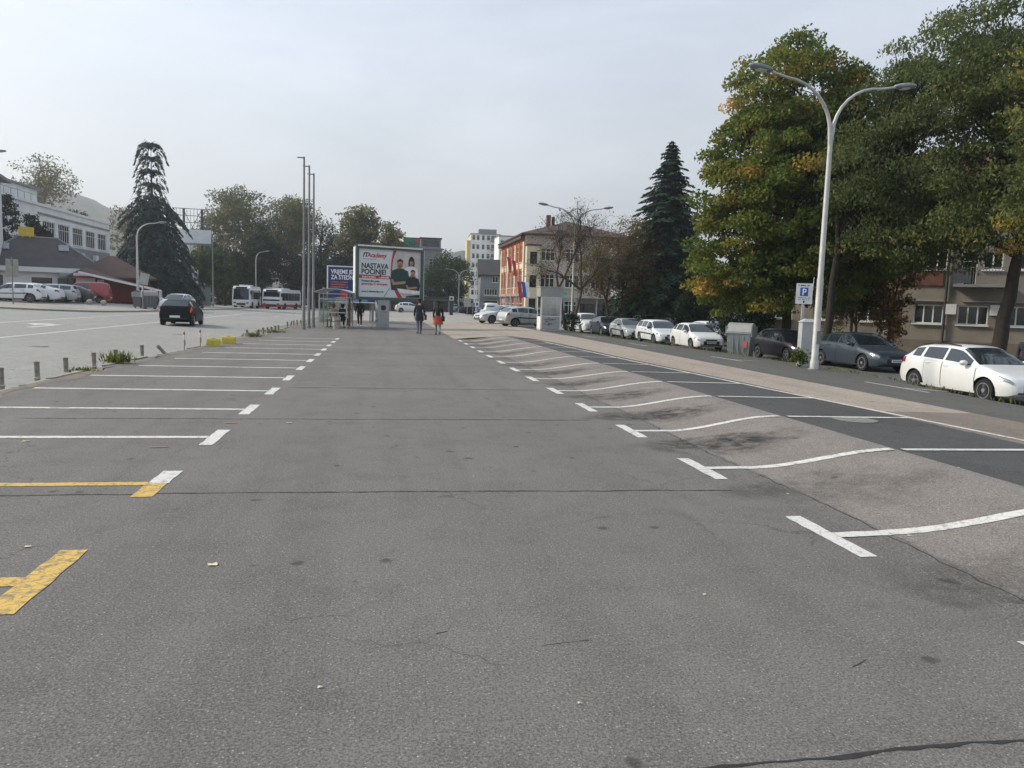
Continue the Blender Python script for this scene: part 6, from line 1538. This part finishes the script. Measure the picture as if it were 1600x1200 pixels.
# fallen leaves
FL = 'dry leaves fallen on the lot'
for i, (px, py, s) in enumerate(((333, 883, .085), (452, 661, .1), (40, 690, .09), (548, 768, .02), (740, 745, .02), (1420, 838, .05), (1380, 830, .05), (1495, 732, .09), (1230, 772, .05), (43, 855, .05), (600, 560, .1), (500, 1075, .03), (905, 1100, .025), (1100, 930, .03))):
    d = FWD + RGT * ((px - 800) / FPX) - UPV * ((py - 600) / FPX); q = CAM + d * (-EYE / d.z); z = zg(q.x, q.y)
    q = CAM + d * ((z - EYE) / d.z)
    mb = MB(); a0 = rnd.random() * 6; pts = []
    for k in range(9):
        a = a0 + 2 * PI * k / 9; rr_ = s / 2 * (1 if k % 2 else .68); pts.append((rr_ * math.cos(a), rr_ * .7 * math.sin(a), -.002 + .006 * rnd.random()))
    mb.add(pts, [tuple(range(9))]); o = mb.build('fallen_leaf', mat('dry_leaf', '#c9bfa0', rough=.8, vary=.15, scale=30)); o.location = (q.x, q.y, z + .006)
    tag(o, ['largest pale dry leaf on the asphalt left of centre', 'pale leaf on the asphalt beyond the second joint', 'pale leaf inside the first white lined bay at the left', 'tiny pale leaf lying on the nearest long joint', 'tiny pale leaf in the middle just beyond the long joint', 'pale leaf by the nearest right hand bay line', 'small leaf touching the nearest right hand bay line', 'pale leaf on the dark asphalt strip at the right', 'small leaf on the stained ramp at the right', 'small leaf in the yellow bay at the left', 'far pale leaf in the middle of the lot', 'tiny leaf nearest the bottom edge left of centre', 'tiny leaf near the bottom edge right of centre', 'tiny leaf in the right foreground of the lot'][i], 'leaf', FL)

# left: balls, signs
for px, py, D, lb in ((90, 476, 62, 'leftmost concrete ball bollard in front of the silver estate'), (140, 479, 61, 'middle concrete ball bollard in front of the dark green saloon'), (162, 478, 61, 'right concrete ball bollard in front of the red van')):
    b = gpt(px, py, D, .1); t = thing('ball_bollard', lb, 'bollard', b, 0, 'concrete ball bollards'); mb = MB(); mb.lathe([(.05, .02)] + [(.22 * math.cos(a), .24 + .22 * math.sin(a)) for a in [PI * (k / 10 - .45) for k in range(10)]] + [(.01, .46)], 14); mb.build('ball', MATS['concrete_old'], t, smooth=60); mb = MB(); mb.lathe([(.2, 0), (.2, .04), (.12, .06)], 12); mb.build('base', MATS['concrete_old'], t)
b = gpt(21, 482, 52, .1); t = thing('road_sign', 'two grey sign backs on one post at the left edge', 'sign', b, rad(20)); z0, z1 = hz_top(21, 433, 52, b), hz_top(21, 405, 52, b)
mb = MB(); mb.tube([(0, 0, 0), (0, 0, z1 + .1)], .04, 8); mb.build('post', MATS['pole_grey'], t)
for x0_, x1_ in ((-.36, -.06), (.06, .38)): mb = MB(); mb.box(x0_, x1_, -.03, -.01, z0, z1); mb.build('panel', mat('sign_back', '#8d8b80', rough=.6), t)
b = gpt(226, 480, 59, .1); t = thing('road_sign', 'tilted pale sign back above the waste containers', 'sign', b, rad(20)); z0, z1 = hz_top(226, 445, 59, b), hz_top(226, 427, 59, b)
mb = MB(); mb.tube([(-.15, 0, 0), (.0, 0, z1)], .035, 6); mb.build('post', MATS['pole_grey'], t); mb = MB(); M = Matrix.Translation((0, -.05, (z0 + z1) / 2)) @ Matrix.Rotation(.2, 4, 'Y'); mb.box(-.32, .32, -.01, .01, (z0 - z1) / 2, (z1 - z0) / 2, M); mb.build('panel', MATS['cabinet_grey'], t)
# far signs by the green tree
for px, py, D, ty, w, hgt, m_, lb in ((705, 488, 92, 463, .5, .5, 'sign_white', 'white parking sign on a dark totem left of the far double lamp'), (730, 487, 98, 466, .9, 1.1, 'cabinet_grey', 'pale notice board under the green tree'), (745, 490, 88, 471, .45, .6, 'sign_white', 'small white sign on the far lamp by the grey house'), (739, 489, 92, 473, .5, .5, 'lamp_head', 'round sign back beside the small white sign'), (786, 488, 80, 467, .3, .45, 'sign_white', 'small white sign on a yellow post by the orange building')):
    b = gpt(px, py, D); z1 = hz_top(px, ty, D, b); t = thing('far_sign', lb, 'sign', b)
    mb = MB(); mb.tube([(0, .05, 0), (0, .05, z1)], .05 if 'yellow' not in lb else .04, 6); mb.build('post', MATS['sign_yellow' if 'yellow' in lb else 'pole_grey'], t)
    mb = MB()
    if 'round' in lb: mb.lathe([(.28, -.01), (.28, .01)], 14, M=Matrix.Translation((0, -.02, z1 - .25)) @ Matrix.Rotation(PI / 2, 4, 'X'))
    else: mb.box(-w / 2, w / 2, -.02, .0, z1 - hgt, z1)
    pn = mb.build('panel', MATS[m_], t)
    if 'parking' in lb or 'lamp by' in lb: mb = MB(); mb.box(-w * .3, w * .3, -.026, -.021, z1 - hgt * .8, z1 - hgt * .25); mb.build('symbol', MATS['sign_blue' if 'lamp by' in lb else 'ink'], pn)
    if 'totem' in lb: mb = MB(); mb.box(-.2, .2, -.1, .15, 0, z1 - hgt); mb.build('totem', MATS['frame_dark'], t)
# flags in front of the orange building
for px, top, cols, lb in ((789, 400, ('sign_red',), 'pole with a hanging red flag before the orange building'), (797, 405, ('sign_red',), 'second pole with a hanging red flag'), (806, 438, ('sign_red', 'sign_blue', 'sign_white'), 'pole with a hanging red blue and white flag')):
    b = gpt(px, 488, 84); t = thing('flag', lb, 'flag', b); h = hz_top(px, top, 84, b); mb = MB(); mb.tube([(0, 0, 0), (0, 0, h)], .05, 6); mb.build('pole', MATS['galvanised'], t)
    for j, m_ in enumerate(cols):
        mb = MB(); x = .05; w = .45; n = 5; vs = []
        for a in range(n + 1):
            z = h - .1 - a * 1.7 / n
            vs += [(x + j * w + .25 * a / n, -.04 + .05 * math.sin(a * 1.7 + j), z), (x + (j + 1) * w - .06 * (j == len(cols) - 1) + .22 * a / n, .05 * math.cos(a * 1.9 + j), z - .12)]
        vs2 = [(p_[0], p_[1] + .012, p_[2]) for p_ in vs]; m = len(vs)
        fs = [(2 * a, 2 * a + 1, 2 * a + 3, 2 * a + 2) for a in range(n)]; mb.add(vs, fs); mb.add(vs2, [tuple(reversed(f)) for f in fs]); mb.build('cloth', MATS[m_], t, fix=False)

# ---------------------------------------------------------------- people
mat('skin', '#b48a70', rough=.6, vary=.06); mat('hair_dark', '#1c1714', rough=.7); mat('hair_red', '#6e3a24', rough=.7)
mat('cloth_navy', '#20252f', rough=.9, vary=.15, scale=8); mat('cloth_black', '#17181b', rough=.9, vary=.15, scale=8); mat('cloth_jeans', '#4d5a68', rough=.9, vary=.15, scale=8); mat('cloth_teal', '#7f9a9c', rough=.9, vary=.1, scale=8); mat('cloth_orange', '#a3472f', rough=.9, vary=.15, scale=8); mat('cloth_cream', '#b8ad96', rough=.9, vary=.12, scale=8); mat('cloth_dark', '#23242a', rough=.9, vary=.15, scale=8); mat('shoe_white', '#cfcfcc', rough=.6); mat('shoe_dark', '#1c1b1b', rough=.6)

def skin(name, nodes, edges, root, mt, parent, sub=1):
    me = bpy.data.meshes.new(name); bm = bmesh.new(); ly = bm.verts.layers.skin.verify(); V = {}
    for k, (p, r) in nodes.items():
        v = bm.verts.new(p); V[k] = v; rr_ = r if isinstance(r, tuple) else (r, r); v[ly].radius = rr_; v[ly].use_root = (k == root)
    for a, b in edges: bm.edges.new((V[a], V[b]))
    bm.to_mesh(me); bm.free()
    o = bpy.data.objects.new(name, me); m = o.modifiers.new('s', 'SKIN'); m.use_smooth_shade = True
    if sub: q = o.modifiers.new('d', 'SUBSURF'); q.levels = sub; q.render_levels = sub
    nm = baked(o)
    nm.materials.clear(); nm.materials.append(MATS[mt])
    return link_mesh(name, nm, None, parent)

def person(label, loc, rz, top, legs, shoes, hair, pose='walk', s=1.0, stride=.24, flip=1, coat=0.0, bag=None, pack=False, skirt=None, longhair=False):
    t = thing('person', label, 'person', loc, rz); t.scale = (s, s, s)
    f = flip
    if pose == 'sit':
        hip, kz = .50, .50
        n = {'pel': ((0, 0, .52), .13), 'wai': ((0, .0, .68), .12), 'che': ((0, .03, .92), .145), 'nk': ((0, .04, 1.06), .06), 'h0': ((0, .05, 1.15), .075), 'h1': ((0, .06, 1.23), .10), 'h2': ((0, .05, 1.30), .08), 'no': ((0, .16, 1.20), .02)}
        for sd, k in ((1, 'r'), (-1, 'l')):
            n.update({k + 'sh': ((.17 * sd, .02, .99), .075), k + 'el': ((.22 * sd, .08, .74), .05), k + 'wr': ((.14 * sd, .28, .64), .036), k + 'ha': ((.10 * sd, .36, .63), .038), k + 'hp': ((.09 * sd, .02, .50), .095), k + 'kn': ((.11 * sd, .42, .50), .065), k + 'an': ((.11 * sd, .44, .09), .045), k + 'to': ((.12 * sd, .58, .04), .04)})
    else:
        st_ = stride if pose == 'walk' else .03
        n = {'pel': ((0, 0, .94), .125), 'wai': ((0, .01, 1.10), .115), 'che': ((0, .02, 1.32), .145), 'nk': ((0, .03, 1.47), .058), 'h0': ((0, .045, 1.56), .072), 'h1': ((0, .05, 1.64), .098), 'h2': ((0, .04, 1.72), .078), 'no': ((0, .15, 1.62), .02)}
        for sd, k in ((1, 'r'), (-1, 'l')):
            w = sd * f
            n.update({k + 'sh': ((.18 * sd, .01, 1.40), .075), k + 'el': ((.235 * sd, -w * st_ * .35, 1.14), .052), k + 'wr': ((.245 * sd, -w * st_ * .7 + .05, .90), .036), k + 'ha': ((.245 * sd, -w * st_ * .75 + .07, .82), .038),
                      k + 'hp': ((.09 * sd, 0, .90), .10), k + 'kn': ((.10 * sd, w * st_ * .55 + .04, .50), .068), k + 'an': ((.10 * sd, w * st_ - (.06 if w < 0 else 0), .10 + (.05 if w < 0 and pose == 'walk' else 0)), .046), k + 'to': ((.11 * sd, w * st_ + .13, .045), .04)})
    for sd, k in ((1, 'r'), (-1, 'l')):     # five fingers, thumb leaving the side of the palm
        hp_, wp = Vector(n[k + 'ha'][0]), Vector(n[k + 'wr'][0]); d = (hp_ - wp).normalized(); sdv = Vector((0, 1, 0)) if pose != 'sit' else Vector((-sd, 0, 0))
        for q, (o_, ln) in enumerate(((-.03, .06), (-.01, .078), (.012, .082), (.032, .072))):
            n[f'{k}f{q}a'] = (tuple(hp_ + sdv * o_ + d * .03), .011); n[f'{k}f{q}b'] = (tuple(hp_ + sdv * o_ + d * (.03 + ln) + Vector((-sd * .02, 0, 0))), .008)
        n[k + 'ta'] = (tuple(hp_ + sdv * .05 - d * .02), .012); n[k + 'tb'] = (tuple(hp_ + sdv * .075 + d * .03), .009)
    E_ = [('pel', 'wai'), ('wai', 'che'), ('che', 'nk'), ('nk', 'h0'), ('h0', 'h1'), ('h1', 'h2'), ('h1', 'no')]
    for k in 'rl':
        E_ += [('che', k + 'sh'), (k + 'sh', k + 'el'), (k + 'el', k + 'wr'), (k + 'wr', k + 'ha'), ('pel', k + 'hp'), (k + 'hp', k + 'kn'), (k + 'kn', k + 'an'), (k + 'an', k + 'to'), (k + 'ha', k + 'ta'), (k + 'ta', k + 'tb')]
        for q in range(4): E_ += [(k + 'ha', f'{k}f{q}a'), (f'{k}f{q}a', f'{k}f{q}b')]
    sk = {k: (p, (r * .9 if k not in ('h0', 'h1', 'h2', 'no') and 'f' not in k and k[1:] not in ('ha', 'ta', 'tb') else r)) for k, (p, r) in n.items()}
    skin('body', sk, E_, 'pel', 'skin', t)
    def sub(keys, edges, grow, name, mt, root, extra=None):
        nd = {k: (n[k][0], n[k][1] * grow if not isinstance(n[k][1], tuple) else n[k][1]) for k in keys}
        if extra: nd.update(extra)
        return skin(name, nd, edges, root, mt, t)
    hemz = n['pel'][0][2] - .04 - coat
    ex = {'hem': ((0, n['pel'][0][1], hemz), .155 if not coat else .17)}
    sub(['pel', 'wai', 'che', 'nk', 'rsh', 'rel', 'rwr', 'lsh', 'lel', 'lwr'], [('hem', 'pel'), ('pel', 'wai'), ('wai', 'che'), ('che', 'nk'), ('che', 'rsh'), ('rsh', 'rel'), ('rel', 'rwr'), ('che', 'lsh'), ('lsh', 'lel'), ('lel', 'lwr')], 1.2, 'jacket', top, 'pel', ex) if pose != 'sit' else sub(['pel', 'wai', 'che', 'nk', 'rsh', 'rel', 'rwr', 'lsh', 'lel', 'lwr'], [('pel', 'wai'), ('wai', 'che'), ('che', 'nk'), ('che', 'rsh'), ('rsh', 'rel'), ('rel', 'rwr'), ('che', 'lsh'), ('lsh', 'lel'), ('lel', 'lwr')], 1.22, 'jacket', top, 'pel')
    sub(['pel', 'rhp', 'rkn', 'ran', 'lhp', 'lkn', 'lan'], [('pel', 'rhp'), ('rhp', 'rkn'), ('rkn', 'ran'), ('pel', 'lhp'), ('lhp', 'lkn'), ('lkn', 'lan')], 1.12, 'trousers', legs, 'pel')
    for k in 'rl':
        a, b = Vector(n[k + 'an'][0]), Vector(n[k + 'to'][0])
        skin('shoe', {'h': (tuple(a + Vector((0, -.05, -.05))), .05), 'm': (tuple(a.lerp(b, .5) + Vector((0, 0, -.02))), .052), 't': (tuple(b + Vector((0, .05, 0))), .042)}, [('h', 'm'), ('m', 't')], 'm', shoes, t)
    h1, h2, h0 = Vector(n['h1'][0]), Vector(n['h2'][0]), Vector(n['h0'][0])
    hn = {'a': (tuple(h1 + Vector((0, -.035, .02))), .098), 'b': (tuple(h2 + Vector((0, -.01, .02))), .085), 'c': (tuple(h0 + Vector((0, -.05, .0))), .07)}; he = [('a', 'b'), ('a', 'c')]
    if longhair: hn['d'] = (tuple(h0 + Vector((0, -.08, -.14))), .075); he.append(('c', 'd'))
    skin('hair', hn, he, 'a', hair, t)
    for sd in (1, -1):
        mb = MB(); M = Matrix.Translation(h1 + Vector((sd * .082, .0, -.01))) @ Matrix.Diagonal((.012, .022, .034, 1)); mb.lathe([(.2, -1), (1, 0), (.2, 1)], 8, M=M); mb.build('ear', MATS['skin'], t, smooth=60)
        mb = MB(); M = Matrix.Translation(h1 + Vector((sd * .035, .085, .0))) @ Matrix.Diagonal((.014, .008, .008, 1)); mb.lathe([(.2, -1), (1, 0), (.2, 1)], 8, M=M); mb.build('eye', MATS['hair_dark'], t)
    mb = MB(); mb.cbox(h1 + Vector((0, .088, -.055)), (.045, .01, .008)); mb.build('mouth', MATS['cloth_orange'], t)
    if skirt:
        mb = MB(); mb.lathe([(.05, .56), (.275, .55), (.25, .72), (.215, .9), (.185, 1.02), (.05, 1.03)], 18, M=Matrix.Diagonal((1, .85, 1, 1))); mb.build('skirt', MATS[skirt], t, smooth=50)
    if coat:
        mb = MB(); mb.lathe([(.05, .96 - coat * 2), (.225, .95 - coat * 2), (.215, .85), (.205, 1.0), (.18, 1.1), (.05, 1.1)], 18, M=Matrix.Diagonal((1, .85, 1, 1))); mb.build('coat_tail', MATS[top], t, smooth=50)
    if pack:
        skin('backpack', {'a': ((0, -.17, 1.05), (.14, .09)), 'b': ((0, -.19, 1.22), (.15, .10)), 'c': ((0, -.16, 1.40), (.12, .08))}, [('a', 'b'), ('b', 'c')], 'b', 'cloth_black', t)
    if bag:
        mb = MB(); x = bag * .30; mb.box(x - .05, x + .05, -.14, .14, .72, .98); mb.build('bag', MATS['cloth_black'], t, smooth=30); mb = MB(); mb.tube([(x, 0, .98), (x * .6, .02, 1.47), (0, -.12, 1.3)], .012, 4); mb.build('strap', MATS['cloth_black'], t)
    return t
b = gpt(655, 523, 38.6); person('person in long dark coat and jeans walking away along the lot', (b.x, b.y, 0), rad(4), 'cloth_navy', 'cloth_jeans', 'shoe_dark', 'hair_dark', s=1.0, coat=.14, bag=1)
b = gpt(684, 524, 38.2); person('person with black backpack and orange skirt over pale trousers walking away', (b.x, b.y, 0), rad(-6), 'cloth_black', 'cloth_teal', 'shoe_dark', 'hair_dark', s=.95, stride=.15, flip=-1, pack=True, skirt='cloth_orange', longhair=True, bag=1)
b = gpt(562, 511, 46.5); person('person in dark clothes and white shoes walking beside the bus shelter', (b.x, b.y, 0), rad(10), 'cloth_navy', 'cloth_dark', 'shoe_white', 'hair_dark', s=.97, stride=.1)
b = gpt(521, 514, 44.0); person('person in cream jacket with reddish hair seated in the bus shelter', (b.x, b.y, 0), rad(10), 'cloth_cream', 'cloth_cream', 'shoe_dark', 'hair_red', 'sit', .98)
b = gpt(535, 514, 44.2); person('person in dark clothes seated at the right in the bus shelter', (b.x, b.y, 0), rad(-20), 'cloth_black', 'cloth_dark', 'shoe_white', 'hair_dark', 'sit', 1.0)
b = gpt(1603, 560, 24.5); person('person in dark jacket standing at the right edge behind the white hatchback', (b.x, b.y, zg(b.x, b.y)), rad(120), 'cloth_navy', 'cloth_dark', 'shoe_dark', 'hair_red', 'stand', .98)

# ---------------------------------------------------------------- the autumn air
hm = bpy.data.materials.new('haze_air'); hm.use_nodes = True; hm.node_tree.nodes.clear()
ho = hm.node_tree.nodes.new('ShaderNodeOutputMaterial'); hv = hm.node_tree.nodes.new('ShaderNodeVolumePrincipled')
hv.inputs['Color'].default_value = (.86, .9, .94, 1); hv.inputs['Density'].default_value = .0007; hv.inputs['Anisotropy'].default_value = .65
hm.node_tree.links.new(hv.outputs[0], ho.inputs['Volume'])
mb = MB(); mb.box(-1000, 1000, -60, 1150, -3, 140); hz_o = mb.build('haze', hm); tag(hz_o, 'thin pale autumn haze filling the air', 'haze', kind='stuff')
bpy.data.scenes.remove(_tmp)
